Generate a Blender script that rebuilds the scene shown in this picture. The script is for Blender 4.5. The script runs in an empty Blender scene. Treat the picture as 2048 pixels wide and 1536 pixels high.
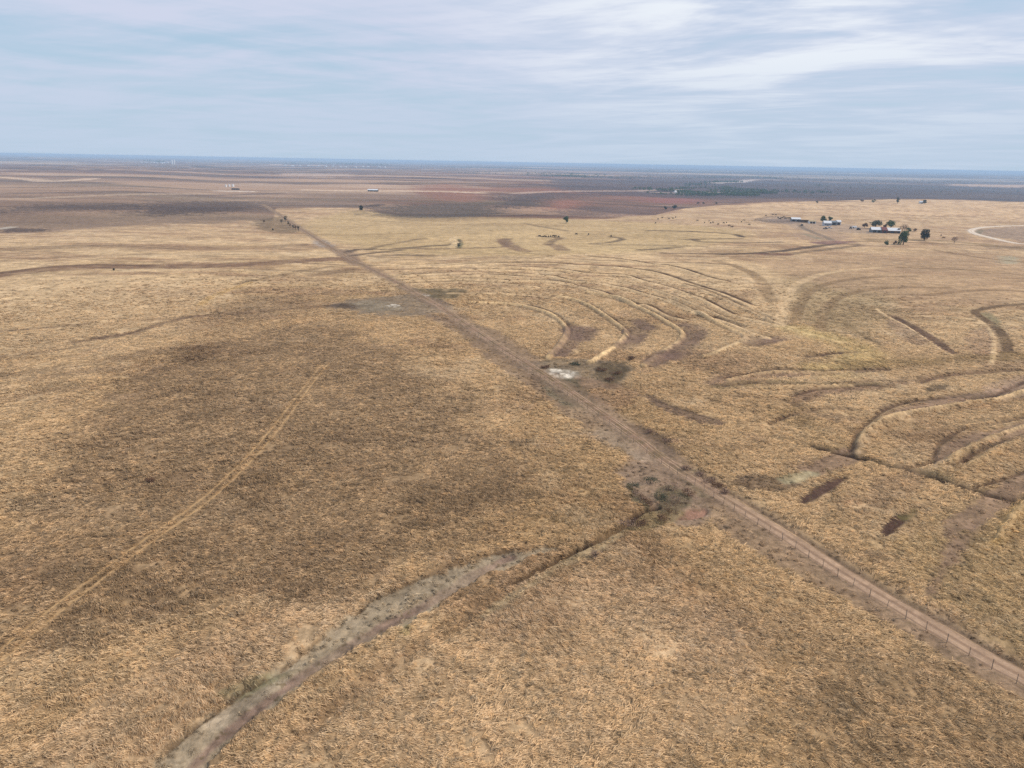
import bpy, bmesh, math, random
import numpy as np
from mathutils import Vector, Matrix

R = math.radians
rng = np.random.default_rng(7)
random.seed(7)
scn = bpy.context.scene
col = scn.collection

# ------------------------------------------------------------------ camera
CAM_H = 60.0
HAZE = 1.2e-4                      # haze density per metre
FPX = 1420.0                       # focal length in pixels of the 2048-wide photograph
PITCH, ROLL = R(17.35), R(1.03)
cp, sp = math.cos(PITCH), math.sin(PITCH)
Fv = Vector((0, cp, -sp)); R0 = Vector((1, 0, 0)); U0 = Vector((0, sp, cp))
Rv = R0 * math.cos(ROLL) + U0 * math.sin(ROLL)
Uv = U0 * math.cos(ROLL) - R0 * math.sin(ROLL)
cam_d = bpy.data.cameras.new("camera"); cam = bpy.data.objects.new("camera", cam_d); col.objects.link(cam)
cam.matrix_world = Matrix(((Rv.x, Uv.x, -Fv.x, 0), (Rv.y, Uv.y, -Fv.y, 0), (Rv.z, Uv.z, -Fv.z, CAM_H), (0, 0, 0, 1)))
cam_d.sensor_width = 36.0; cam_d.lens = 36.0 * FPX / 2048.0
cam_d.clip_start = 0.5; cam_d.clip_end = 120000
scn.camera = cam

# ------------------------------------------------------------------ sky, sun, exposure
SUN_EL, SUN_AZ = R(48), R(88)      # azimuth from the view direction (+Y) towards the right (+X)
world = bpy.data.worlds.new("World"); scn.world = world; world.use_nodes = True
nt = world.node_tree; nt.nodes.clear()
def N(t, kind, **kw):
    n = t.nodes.new(kind)
    for k, v in kw.items(): setattr(n, k, v)
    return n
def L(t, a, b): t.links.new(a, b)
def math_n(t, op, a, b=None, c=None, clamp=False):
    n = N(t, 'ShaderNodeMath', operation=op, use_clamp=clamp)
    for i, v in enumerate((a, b, c)):
        if v is None: continue
        if isinstance(v, (int, float)): n.inputs[i].default_value = v
        else: L(t, v, n.inputs[i])
    return n.outputs[0]
def mix_c(t, f, a, b, blend='MIX'):
    n = N(t, 'ShaderNodeMix', data_type='RGBA', blend_type=blend)
    for s, v in ((0, f), (6, a), (7, b)):
        if isinstance(v, (int, float)): n.inputs[s].default_value = v
        elif isinstance(v, tuple): n.inputs[s].default_value = (*v, 1)
        else: L(t, v, n.inputs[s])
    return n.outputs[2]
def maprange(t, v, a, b, c=0.0, d=1.0, smooth=True):
    n = N(t, 'ShaderNodeMapRange', interpolation_type='SMOOTHSTEP' if smooth else 'LINEAR')
    L(t, v, n.inputs[0])
    for i, q in enumerate((a, b, c, d)): n.inputs[i + 1].default_value = q
    return n.outputs[0]

sky = N(nt, 'ShaderNodeTexSky', sky_type='NISHITA', sun_disc=False, sun_elevation=SUN_EL, sun_rotation=SUN_AZ,
        altitude=500, air_density=1.0, dust_density=1.5, ozone_density=1.5)
tc = N(nt, 'ShaderNodeTexCoord')
sx = N(nt, 'ShaderNodeSeparateXYZ'); L(nt, tc.outputs['Generated'], sx.inputs[0])
zc = math_n(nt, 'MAXIMUM', sx.outputs[2], 0.0)
zz = math_n(nt, 'ADD', zc, 0.10)
cx = N(nt, 'ShaderNodeCombineXYZ')
L(nt, math_n(nt, 'DIVIDE', sx.outputs[0], zz), cx.inputs[0]); L(nt, math_n(nt, 'DIVIDE', sx.outputs[1], zz), cx.inputs[1])
def cloud_noise(az, stretch, loc, nscale, detail, rough, dist):
    # cloud layer seen as a plane overhead, drawn out along the azimuth az
    m = N(nt, 'ShaderNodeMapping', vector_type='TEXTURE'); m.inputs['Rotation'].default_value = (0, 0, R(90) - az)
    m.inputs['Scale'].default_value = (stretch, 1, 1); m.inputs['Location'].default_value = loc
    L(nt, cx.outputs[0], m.inputs[0])
    n = N(nt, 'ShaderNodeTexNoise'); n.inputs['Scale'].default_value = nscale; n.inputs['Detail'].default_value = detail
    n.inputs['Roughness'].default_value = rough; n.inputs['Distortion'].default_value = dist
    L(nt, m.outputs[0], n.inputs['Vector']); return n.outputs['Fac']
side = maprange(nt, sx.outputs[0], -0.25, 0.20)
n_big = cloud_noise(R(-70), 1.5, (3.1, 0.7, 0), 0.9, 5, 0.55, 0.9)
n_r = cloud_noise(R(-56), 3.2, (0.4, 5.2, 0), 1.5, 8, 0.62, 1.0)
n_l = cloud_noise(R(58), 3.0, (2.4, 1.2, 0), 1.5, 8, 0.62, 1.0)
n_fine = cloud_noise(R(-80), 3.0, (7.4, 1.2, 0), 3.6, 7, 0.62, 0.6)
mx_ = N(nt, 'ShaderNodeMix', data_type='FLOAT'); L(nt, side, mx_.inputs[0]); L(nt, n_l, mx_.inputs[2]); L(nt, n_r, mx_.inputs[3])
cov = math_n(nt, 'ADD', math_n(nt, 'MULTIPLY', n_big, 0.72), math_n(nt, 'ADD', math_n(nt, 'MULTIPLY', mx_.outputs[0], 0.58), math_n(nt, 'MULTIPLY', n_fine, 0.30)))
dot = N(nt, 'ShaderNodeVectorMath', operation='DOT_PRODUCT'); L(nt, tc.outputs['Generated'], dot.inputs[0])
bd = Vector((0.30, 0.86, 0.34)).normalized(); dot.inputs[1].default_value = bd
glow = maprange(nt, dot.outputs['Value'], 0.86, 1.0)
cov = math_n(nt, 'ADD', cov, math_n(nt, 'MULTIPLY', glow, 0.10))
mask = maprange(nt, cov, 0.60, 0.97)
lowf = maprange(nt, zc, 0.0, 0.15, 1.0, 0.0)
blue = mix_c(nt, 0.80, sky.outputs[0], (4.6, 6.2, 7.8))
cloud = mix_c(nt, math_n(nt, 'MULTIPLY', glow, maprange(nt, cov, 0.78, 1.02)), (6.1, 6.6, 8.1), (8.3, 8.8, 9.4))
body = mix_c(nt, mask, blue, cloud)
body = mix_c(nt, math_n(nt, 'MULTIPLY', lowf, 0.75), body, (4.9, 6.1, 7.5))
bg = N(nt, 'ShaderNodeBackground'); bg.inputs[1].default_value = 0.086; L(nt, body, bg.inputs[0])
wo = N(nt, 'ShaderNodeOutputWorld'); L(nt, bg.outputs[0], wo.inputs[0])

sd = bpy.data.lights.new("sun", 'SUN'); sd.energy = 2.95; sd.angle = R(6); sd.color = (1.0, 0.90, 0.78)
sun = bpy.data.objects.new("sun", sd); col.objects.link(sun)
sdir = Vector((math.sin(SUN_AZ) * math.cos(SUN_EL), math.cos(SUN_AZ) * math.cos(SUN_EL), math.sin(SUN_EL)))
sun.rotation_euler = sdir.to_track_quat('Z', 'Y').to_euler(); sun.location = (0, 0, 200)
scn.view_settings.view_transform = 'Standard'; scn.view_settings.look = 'None'
scn.view_settings.exposure = 0.25; scn.view_settings.gamma = 1.0
scn.cycles.use_denoising = False; scn.cycles.max_bounces = 5; scn.cycles.diffuse_bounces = 2
scn.cycles.transparent_max_bounces = 8; scn.cycles.volume_bounces = 1

# ------------------------------------------------------------------ tagging helpers
def tag(o, label=None, cat=None, group=None, kind=None):
    if label: o['label'] = label
    if cat: o['category'] = cat
    if group: o['group'] = group
    if kind: o['kind'] = kind
    return o
def empty(name, loc, rz=0.0):
    o = bpy.data.objects.new(name, None); col.objects.link(o); o.location = loc; o.rotation_euler = (0, 0, rz)
    o.empty_display_size = 0.5
    return o
def link_mesh(name, me, parent=None):
    o = bpy.data.objects.new(name, me); col.objects.link(o)
    if parent is not None: o.parent = parent
    return o
def np_mesh(name, V, faces_flat, counts, mats=(), attrs=(), smooth=True):
    """numpy arrays -> mesh; counts = vertices per face"""
    me = bpy.data.meshes.new(name)
    me.vertices.add(len(V)); me.vertices.foreach_set('co', np.ascontiguousarray(V, dtype=np.float32).ravel())
    me.loops.add(len(faces_flat)); me.loops.foreach_set('vertex_index', np.ascontiguousarray(faces_flat, dtype=np.int32))
    me.polygons.add(len(counts))
    st = np.zeros(len(counts), np.int32); st[1:] = np.cumsum(counts)[:-1]
    me.polygons.foreach_set('loop_start', st)
    me.polygons.foreach_set('use_smooth', np.full(len(counts), smooth))
    for nm, kind, arr in attrs:
        a = me.attributes.new(nm, kind, 'POINT')
        a.data.foreach_set('color' if kind == 'FLOAT_COLOR' else 'value', np.ascontiguousarray(arr, dtype=np.float32).ravel())
    me.update(calc_edges=True); me.validate()
    for m in mats: me.materials.append(m)
    return me

def lin(r, g, b):
    f = lambda c: (c / 255 / 12.92) if c <= 10.3 else ((c / 255 + 0.055) / 1.055) ** 2.4
    return np.array([f(r), f(g), f(b)])

# ------------------------------------------------------------------ numpy noise
_perm = np.random.default_rng(11).permutation(1024).astype(np.int32)
_perm = np.concatenate([_perm, _perm])
_ang = np.random.default_rng(12).uniform(0, 2 * np.pi, 1024)
_gx, _gy = np.cos(_ang), np.sin(_ang)
def perlin(x, y):
    xi = np.floor(x).astype(np.int64); yi = np.floor(y).astype(np.int64)
    xf = x - xi; yf = y - yi; xi = xi & 1023; yi = yi & 1023
    xi1 = (xi + 1) & 1023; yi1 = (yi + 1) & 1023
    u = xf * xf * xf * (xf * (xf * 6 - 15) + 10); v = yf * yf * yf * (yf * (yf * 6 - 15) + 10)
    def g(a, b, dx, dy):
        h = _perm[_perm[a] + b]; return _gx[h] * dx + _gy[h] * dy
    n00 = g(xi, yi, xf, yf); n10 = g(xi1, yi, xf - 1, yf); n01 = g(xi, yi1, xf, yf - 1); n11 = g(xi1, yi1, xf - 1, yf - 1)
    return 1.5 * ((n00 * (1 - u) + n10 * u) * (1 - v) + (n01 * (1 - u) + n11 * u) * v)
def fbm(x, y, wl, octv=4, rough=0.5, off=0.0):
    s = np.zeros_like(x); a = 1.0; t = 0.0
    for i in range(octv):
        k = 2.0 ** i / wl
        s += a * perlin(x * k + off + 17.3 * i, y * k - off * 0.7 + 9.1 * i); t += a; a *= rough
    return s / t * 1.3
def sstep(x, a, b):
    t = np.clip((x - a) / (b - a), 0, 1); return t * t * (3 - 2 * t)

# ------------------------------------------------------------------ terrain height (broad relief)
def px_dir(px, py):
    u = (np.asarray(px, float) - 1024) / FPX; v = (np.asarray(py, float) - 768) / FPX
    F = np.array(Fv); Ra = np.array(Rv); Ua = np.array(Uv)
    return F + u[..., None] * Ra - v[..., None] * Ua
EDGE_PX = [(380, 419), (530, 416), (720, 421), (800, 438), (900, 438), (1000, 433), (1120, 436), (1200, 440), (1310, 434), (1370, 417), (1500, 408), (1640, 404), (1800, 399), (1900, 399), (2048, 405), (2300, 414)]
_d = px_dir([p[0] for p in EDGE_PX], [p[1] for p in EDGE_PX])
_t = -CAM_H / _d[:, 2]
EDGE_PHI = np.arctan2(_d[:, 0], _d[:, 1]); EDGE_R = np.hypot(_d[:, 0], _d[:, 1]) * _t
def edge_r(phi): return np.interp(phi, EDGE_PHI, EDGE_R)
RIM_PX = [(-400, 474), (-100, 466), (0, 463), (90, 462), (200, 455), (340, 452), (450, 447), (545, 441), (553, 418), (640, 418)]
_d = px_dir([p[0] for p in RIM_PX], [p[1] for p in RIM_PX])
_t = -CAM_H / _d[:, 2]
RIM_PHI = np.arctan2(_d[:, 0], _d[:, 1]); RIM_R = np.hypot(_d[:, 0], _d[:, 1]) * _t
def H(x, y):
    r = np.hypot(x, y); phi = np.arctan2(x, y)
    near = fbm(x, y, 420.0, 3, 0.45, 3.3) * 3.0 * sstep(r, 60, 260)
    near = near * (1 - 0.5 * sstep(r, 900, 2500))
    far = fbm(x, y, 3800.0, 4, 0.5, 8.8) * 13.0 * sstep(r, 1500, 5000) + fbm(x, y, 900.0, 4, 0.55, 1.7) * 7.0 * sstep(r, 1300, 2600)
    er = edge_r(phi)
    drop = sstep(r, er, er * 1.28) * (-7.0 - 9.0 * sstep(phi, 0.0, 0.25)) * (1 - sstep(-phi, 0.36, 0.5))
    back = sstep(r, 5000, 13000) * 7
    return near + far + drop + back - 6.0 * sstep(r, 1500, 5000)
def at(pts):
    """photo pixels -> points on the terrain"""
    P = np.asarray(pts, float).reshape(-1, 2); d = px_dir(P[:, 0], P[:, 1])
    dz = np.minimum(d[:, 2], -1e-4)
    tt = np.full(len(P), np.nan); lo = np.full(len(P), 20.0)
    ts = np.geomspace(30, 60000, 700)
    X = d[:, 0:1] * ts; Y = d[:, 1:2] * ts; Z = CAM_H + dz[:, None] * ts
    below = Z < H(X.ravel(), Y.ravel()).reshape(X.shape)
    i = np.argmax(below, axis=1); i = np.where(below.any(axis=1), i, len(ts) - 1)
    hi = ts[i]; lo = ts[np.maximum(i - 1, 0)]
    for _ in range(24):
        m = (lo + hi) / 2; b = CAM_H + dz * m < H(d[:, 0] * m, d[:, 1] * m)
        hi = np.where(b, m, hi); lo = np.where(b, lo, m)
    x = d[:, 0] * hi; y = d[:, 1] * hi
    return np.stack([x, y, H(x, y)], 1)
def smooth_line(P, sub=6):
    P = np.asarray(P, float); out = []
    Q = np.vstack([2 * P[0] - P[1], P, 2 * P[-1] - P[-2]])
    for i in range(1, len(Q) - 2):
        p0, p1, p2, p3 = Q[i - 1], Q[i], Q[i + 1], Q[i + 2]
        for t in np.linspace(0, 1, sub, endpoint=False):
            out.append(0.5 * ((2 * p1) + (-p0 + p2) * t + (2 * p0 - 5 * p1 + 4 * p2 - p3) * t * t + (-p0 + 3 * p1 - 3 * p2 + p3) * t ** 3))
    out.append(P[-1]); return np.array(out)

# ------------------------------------------------------------------ what covers the ground
GOLD = lin(188, 154, 110); GOLD2 = lin(201, 170, 128); BROWN = lin(146, 119, 88); OCHRE = lin(176, 141, 96)
BARE = lin(132, 108, 86); ROADC = lin(158, 132, 106); WASH = lin(154, 137, 112); DARK = lin(86, 68, 54); DKGREEN = lin(92, 86, 60)
PALEGREEN = lin(158, 146, 112); WHITE = lin(202, 190, 172); REDSOIL = lin(124, 82, 66); PURPLE = lin(122, 98, 88); STRAW = lin(210, 178, 138)
SCRUB = lin(116, 84, 66); SCRUBDK = lin(70, 54, 48); SCRUBRED = lin(138, 90, 68); SAGE = lin(122, 106, 80)
# (pixel polyline, width in m, soft edge in m, colour, strength, grass kept 0..1, height change in m)
LINES = []
def ln(px, w, c, s=0.9, soft=None, grass=0.3, dz=0.0, rag=0.5):
    ym = sum(p[1] for p in px) / len(px)             # features traced far away are broad banks
    f = 1.0 if ym > 740 else (1.45 if ym > 560 else (2.0 if ym > 430 else 9.0))
    if f > 1: w, soft, s, rag = w * f, (soft or w * 0.6) * (0.8 if f < 2 else f * 0.6), min(1.0, s * 1.3), rag * (0.6 if f < 2 else 1.0)
    LINES.append((px, w, soft if soft else w * 0.6, c, s, grass, dz, rag))
POLYS = []
def pg(px, c, s=0.9, soft=2.0, grass=0.3, dz=0.0, rag=1.0): POLYS.append((px, c, s, soft, grass, dz, rag))

ROAD = [(2140, 1412), (2048, 1356), (1990, 1325), (1900, 1273), (1800, 1213), (1740, 1178), (1690, 1148), (1640, 1116), (1590, 1083), (1540, 1052), (1490, 1021), (1440, 990), (1400, 965), (1340, 925), (1260, 867), (1200, 825), (1150, 790), (1100, 757), (1050, 725), (1000, 694), (950, 660), (905, 630), (870, 607), (830, 586), (790, 563), (740, 537), (700, 517), (665, 497), (640, 482), (610, 463), (575, 440), (545, 421), (525, 409)]
FENCE = [(2140, 1430), (2048, 1377), (1874, 1274), (1790, 1225), (1700, 1169), (1615, 1114), (1540, 1066), (1480, 1030), (1420, 990), (1350, 943), (1270, 887), (1180, 822), (1100, 767), (1020, 715), (950, 668)]
TRACK = [(-60, 1360), (0, 1311), (60, 1260), (130, 1205), (200, 1152), (270, 1100), (340, 1050), (410, 1000), (460, 955), (500, 915), (540, 870), (575, 825), (605, 785), (632, 750), (650, 728)]
GRAVEL = [(2140, 452), (2048, 451.5), (2000, 452.5), (1965, 455), (1945, 459), (1943, 464), (1955, 469), (1975, 474), (2000, 480), (2024, 485), (2048, 488), (2140, 494)]
# big tonal zones
pg([(690, 655), (560, 650), (420, 690), (270, 750), (150, 840), (90, 950), (-40, 1040), (-40, 1300), (200, 1260), (420, 1230), (640, 1190), (830, 1110), (1010, 1030), (1080, 960), (1000, 880), (900, 780), (780, 690)], BROWN, 0.8, 16, 0.95, 0, 10)
pg([(430, 610), (520, 590), (620, 605), (560, 630), (450, 640)], BROWN, 0.7, 20, 0.9, 0, 6)
pg([(1540, 560), (1640, 540), (1760, 560), (1800, 620), (1720, 660), (1620, 650), (1560, 610)], lin(150, 128, 92), 0.65, 22, 0.9, 0, 6)  # greenish-brown rise; its rounded shading is also put into this colour
pg([(1500, 520), (1700, 505), (2060, 515), (2060, 600), (1900, 610), (1760, 590), (1600, 560)], lin(166, 134, 102), 0.65, 24, 0.9, 0, 12)
pg([(1760, 1100), (2060, 980), (2060, 1330), (1960, 1240), (1860, 1190)], lin(158, 132, 88), 0.5, 8, 0.9, 0, 5)
pg([(1560, 1230), (1800, 1300), (2060, 1440), (2060, 1560), (1700, 1560), (1560, 1400)], lin(160, 132, 98), 0.55, 7, 0.95, 0, 5)
pg([(560, 1560), (700, 1360), (900, 1260), (1150, 1130), (1380, 1180), (1500, 1330), (1300, 1560)], STRAW, 0.45, 6, 1.0, 0, 4)
pg([(0, 1560), (200, 1400), (420, 1290), (620, 1210), (760, 1190), (640, 1290), (420, 1430), (280, 1560)], STRAW, 0.6, 4, 1.0, 0, 3)
pg([(-20, 560), (400, 560), (430, 600), (300, 660), (-20, 690)], GOLD2, 0.6, 25, 1.0, 0, 8)
pg([(-20, 600), (330, 600), (420, 640), (180, 760), (60, 900), (-40, 960)], GOLD2, 0.45, 15, 1.0, 0, 8)
pg([(700, 420), (1300, 445), (1500, 470), (1200, 510), (760, 500), (600, 450)], lin(190, 162, 112), 0.6, 30, 1.0, 0, 8)
# road corridor, bare verge
pg([(905, 640), (990, 660), (1100, 730), (1200, 800), (1290, 865), (1360, 905), (1400, 960), (1460, 1000), (1400, 1005), (1340, 960), (1250, 905), (1160, 850), (1080, 790), (990, 730), (900, 660), (840, 625)], BARE, 0.75, 2.0, 0.25, -0.1, 2.0)
pg([(1390, 985), (1480, 1020), (1640, 1120), (1800, 1220), (2060, 1385), (2060, 1410), (1800, 1262), (1620, 1170), (1480, 1090), (1420, 1040)], BARE, 0.8, 1.0, 0.25, 0, 0.8)
ln([(1400, 950), (1470, 990), (1540, 1033), (1615, 1080), (1700, 1136), (1789, 1190), (1880, 1240), (1960, 1286), (2060, 1342)], 0.7, DARK, 0.85, 0.7, 0.5, -0.3, 0.25)
ln([(1400, 978), (1420, 990), (1480, 1031), (1540, 1067), (1615, 1115), (1700, 1170), (1790, 1226), (1874, 1275), (2048, 1378)], 0.4, lin(92, 72, 56), 0.75, 0.4, 0.6, 0, 0.15)
ln([(900, 640), (980, 690), (1070, 750), (1150, 800)], 3.0, DARK, 0.35, 4, 0.5, 0, 2)
# junction bare patch, banks, gully
pg([(1225, 945), (1260, 905), (1300, 890), (1350, 925), (1390, 975), (1420, 1020), (1400, 1040), (1360, 1040), (1310, 1015), (1265, 985)], lin(138, 115, 95), 0.9, 2.5, 0.2, -0.3, 2.4)
pg([(1170, 865), (1215, 855), (1290, 880), (1350, 905), (1300, 920), (1230, 900)], lin(150, 132, 110), 0.5, 2, 0.4, 0, 2.0)
pg([(1260, 850), (1300, 860), (1350, 890), (1340, 912), (1290, 890)], DARK, 0.7, 1.2, 0.4, 0, 1)
pg([(1350, 925), (1400, 945), (1440, 985), (1410, 995), (1370, 965)], DKGREEN, 0.8, 1.2, 0.6, 0, 1)
pg([(1310, 975), (1345, 965), (1385, 1000), (1340, 1020), (1318, 1005)], DKGREEN, 0.65, 1.0, 0.4, 0, 1)
pg([(1255, 965), (1275, 985), (1300, 1015), (1285, 1012), (1262, 990)], DKGREEN, 0.7, 0.8, 0.5, 0, 1)
pg([(1355, 1035), (1370, 1020), (1405, 1012), (1415, 1024), (1385, 1034)], lin(126, 88, 72), 0.7, 0.5, 0.05, -0.5, 0.6)
pg([(1240, 1055), (1300, 1020), (1370, 1020), (1330, 1045), (1270, 1062)], lin(122, 106, 72), 0.7, 1.0, 0.6, 0, 0.8)
ln([(1316, 1012), (1290, 1020), (1268, 1031), (1254, 1046), (1232, 1058), (1205, 1072), (1170, 1090), (1130, 1110), (1085, 1133), (1030, 1163)], 1.2, lin(56, 42, 32), 1.0, 0.5, 0.0, -1.2, 0.3)
pg([(1180, 1085), (1240, 1060), (1250, 1070), (1180, 1110), (1100, 1150), (1040, 1190), (960, 1235), (980, 1210), (1090, 1140)], lin(168, 148, 112), 0.6, 0.8, 0.25, 0, 0.6)
# sandy wash
WASHP = [(270, 1560), (330, 1500), (385, 1455), (445, 1410), (505, 1370), (560, 1340), (610, 1302), (660, 1262), (705, 1232), (740, 1200), (790, 1178), (850, 1150), (900, 1130), (960, 1113), (1020, 1100), (1085, 1090), (1110, 1100), (1050, 1118), (990, 1140), (945, 1165), (900, 1195), (840, 1225), (790, 1255), (740, 1285), (690, 1312), (640, 1340), (590, 1372), (545, 1405), (500, 1440), (440, 1490), (390, 1560)]
pg(WASHP, WASH, 0.95, 0.4, 0.3, -0.45, 1.7)
ln([(330, 1500), (385, 1454), (445, 1409), (505, 1369), (560, 1339), (610, 1301), (660, 1261), (705, 1231), (740, 1199), (790, 1177), (850, 1149), (900, 1129), (960, 1112), (1020, 1099)], 0.35, lin(84, 66, 48), 0.8, 0.35, 0.2, -0.25, 0.9)  # cut bank edge, its small shadows painted in as a dark line
ln([(360, 1560), (420, 1490), (480, 1440), (540, 1392), (600, 1352), (670, 1306), (740, 1262), (820, 1222), (900, 1178), (960, 1140), (1020, 1112)], 1.6, lin(126, 101, 86), 0.85, 0.8, 0.0, -0.1, 0.8)
pg([(430, 1390), (470, 1360), (540, 1345), (600, 1335), (540, 1362), (480, 1395)], lin(120, 118, 84), 0.55, 1.0, 0.3, 0, 0.8)
pg([(795, 1265), (812, 1245), (818, 1262), (806, 1278)], lin(120, 116, 80), 0.6, 0.5, 0.5, 0, 0.4)
pg([(420, 1440), (470, 1400), (520, 1375), (600, 1340), (640, 1325), (560, 1385), (470, 1450)], lin(146, 130, 110), 0.5, 0.6, 0.0, 0, 1.0)
pg([(520, 1330), (580, 1310), (600, 1325), (560, 1345)], WASH, 0.5, 1, 0.2, 0, 1)
ln([(560, 1500), (680, 1400), (790, 1320), (900, 1250), (990, 1190)], 2.2, lin(142, 110, 76), 0.5, 2.0, 0.6, -0.2, 1.2)
# pale scalds with dark rings beside the road
pg([(650, 612), (700, 600), (770, 594), (850, 588), (900, 610), (905, 622), (830, 630), (740, 630), (690, 622)], lin(118, 102, 84), 0.85, 5, 0.2, 0, 5)
pg([(645, 612), (700, 606), (730, 612), (700, 618)], DARK, 0.8, 3, 0.4, 0, 3)
pg([(700, 607), (740, 600), (780, 603), (800, 618), (740, 624)], lin(134, 120, 98), 0.7, 4, 0.1, 0, 3)
pg([(795, 574), (850, 577), (925, 579), (915, 596), (860, 597), (820, 588)], lin(92, 80, 56), 0.85, 4, 0.3, 0, 3)
pg([(850, 595), (900, 604), (880, 612), (840, 603)], DARK, 0.7, 3, 0.3, 0, 3)
pg([(770, 612), (778, 608), (797, 608), (800, 612), (785, 615)], WHITE, 0.75, 1.0, 0, 0, 2.0)
pg([(837, 590), (842, 587), (857, 587), (859, 590), (848, 592)], WHITE, 0.8, 1.0, 0, 0, 1.8)
pg([(1040, 722), (1110, 720), (1200, 722), (1260, 730), (1245, 765), (1200, 775), (1130, 765), (1060, 745)], lin(112, 98, 80), 0.8, 2.5, 0.25, 0, 3)
pg([(1195, 726), (1245, 722), (1255, 745), (1225, 772), (1195, 755)], lin(82, 68, 48), 0.85, 2, 0.5, 0, 2)
pg([(1110, 758), (1160, 758), (1180, 790), (1200, 825), (1160, 800)], lin(88, 78, 56), 0.8, 1.6, 0.5, 0, 2)
pg([(1080, 760), (1120, 765), (1180, 815), (1130, 810), (1090, 785)], lin(110, 104, 82), 0.6, 1.6, 0.4, 0, 2)
pg([(1085, 742), (1100, 736), (1150, 742), (1160, 752), (1120, 758), (1090, 752)], lin(150, 138, 120), 0.8, 1.2, 0.05, 0, 1)
pg([(1095, 743), (1108, 739), (1140, 742), (1150, 748), (1128, 754), (1102, 750)], WHITE, 0.8, 0.5, 0, 0, 1.7)
ln([(1106, 745), (1118, 746)], 0.5, lin(96, 88, 80), 0.8, 0.6, 0, 0.15, 0.3)
pg([(1160, 755), (1240, 770), (1280, 790), (1230, 820), (1180, 790)], lin(140, 108, 84), 0.5, 3, 0.4, 0, 3)
# terraces: a pale crest between thin dark furrows, ponded dark soil behind
CREST, FURROW, POND = lin(206, 172, 124), lin(86, 64, 46), lin(112, 88, 74)
def terrace(px, up=(5, -3), lo=(-5, 2), cs=0.95, fs=0.85, w=1.4):
    ln([(a + up[0], b + up[1]) for a, b in px], 1.2, FURROW, fs, 1.2, 0.1, -0.5, 0.7)
    ln([(a + lo[0], b + lo[1]) for a, b in px], 0.8, FURROW, fs * 0.6, 1.0, 0.2, 0, 0.7)
    ln(px, w, CREST, 0.78, 0.9, 0.3, 0.95, 0.5)
C6 = lambda pts: [(1024 + a / 4.0, 360 + b / 4.0) for a, b in pts]
terrace(C6([(-330, 985), (0, 1000), (200, 1040), (330, 1090), (410, 1155), (440, 1205), (420, 1265), (370, 1335), (290, 1425)]))
ln(C6([(0, 985), (200, 1015), (340, 1070), (430, 1135), (540, 1180)]), 1.4, FURROW, 0.75, 1.2, 0.1, -0.2, 0.8)
terrace(C6([(320, 935), (450, 950), (600, 1000), (730, 1080), (850, 1165), (905, 1205), (908, 1245), (860, 1305), (760, 1375), (620, 1465)]))
terrace(C6([(600, 900), (820, 945), (950, 995), (1100, 1065), (1230, 1135), (1320, 1190), (1368, 1235), (1340, 1290), (1250, 1350), (1130, 1430), (1050, 1490)]))
terrace(C6([(1250, 960), (1400, 1030), (1550, 1100), (1700, 1175), (1800, 1220), (1868, 1258), (1840, 1290), (1700, 1350), (1540, 1420)]))
for pts in ([(440, 1200), (480, 1250), (440, 1320), (380, 1390)], [(500, 1180), (600, 1195), (560, 1270)], [(930, 1220), (1010, 1190), (990, 1260), (900, 1330)], [(1390, 1160), (1470, 1190), (1450, 1270), (1350, 1350), (1250, 1420)], [(1880, 1270), (1980, 1265), (2120, 1270)], [(1900, 1310), (2050, 1290)], [(1000, 1130), (1080, 1180)], [(1230, 1390), (1120, 1470)]):
    ln(C6(pts), 4.5, POND, 0.65, 4, 0.35, -0.1, 2.5)
NEST = [([(640, 610), (880, 630), (1100, 665), (1250, 680), (1400, 715), (1580, 775), (1710, 805)], 1.6, 0.8), ([(-700, 690), (-300, 668), (0, 660), (300, 660), (520, 675), (820, 690), (1000, 710), (1200, 745), (1450, 830), (1650, 890), (1800, 950), (1910, 1000)], 2.0, 0.85),
        ([(0, 685), (400, 710), (600, 740), (900, 755), (1050, 800), (1250, 850), (1400, 900), (1560, 960), (1750, 1060), (1900, 1105), (2048, 1140), (2300, 1204), (2620, 1290)], 1.8, 0.8),
        ([(-900, 760), (-400, 735), (0, 745), (300, 760), (480, 800), (700, 820), (950, 870), (1050, 900), (1230, 950), (1350, 1000), (1450, 1050), (1600, 1090), (1800, 1160), (1900, 1210), (2048, 1250)], 1.8, 0.85),
        ([(-850, 800), (-300, 785), (0, 800), (250, 800), (450, 830), (600, 860), (760, 900), (1000, 985), (1100, 1000), (1250, 1080), (1400, 1120)], 1.7, 0.75), ([(-1000, 720), (-500, 705), (0, 715), (400, 735)], 1.6, 0.6),
        ([(-950, 830), (-400, 810), (0, 830), (200, 850)], 1.8, 0.7), ([(-880, 680), (-400, 660), (0, 640), (300, 615), (560, 600)], 2.2, 0.5), ([(-500, 900), (-100, 900), (150, 920), (330, 935)], 1.5, 0.6), ([(1380, 830), (1600, 900), (1850, 1010), (2050, 1110)], 1.2, 0.5),
        ([(700, 780), (1000, 830), (1250, 905), (1500, 1000), (1700, 1090), (1900, 1160)], 1.2, 0.5), ([(-700, 770), (-200, 755), (200, 780), (500, 830)], 1.2, 0.5), ([(2000, 1050), (2150, 1105)], 1.5, 0.6), ([(2050, 1110), (2250, 1170)], 1.4, 0.5)]
for pts, w, s_ in NEST:
    P_ = C6(pts); ln(P_, w * 1.3, lin(84, 60, 40), min(1, s_ * 1.15), 1.5, 0.08, -0.45, 0.6); ln([(a - 2, b + 3) for a, b in P_], w * 1.2, lin(208, 176, 132), s_ * 0.8, 1.6, 0.4, 0.6, 0.7)
ln(C6([(-800, 700), (-200, 650), (200, 640), (420, 605), (620, 595)]), 3.5, GOLD2, 0.7, 3, 0.9, 0.2, 2)
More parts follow.
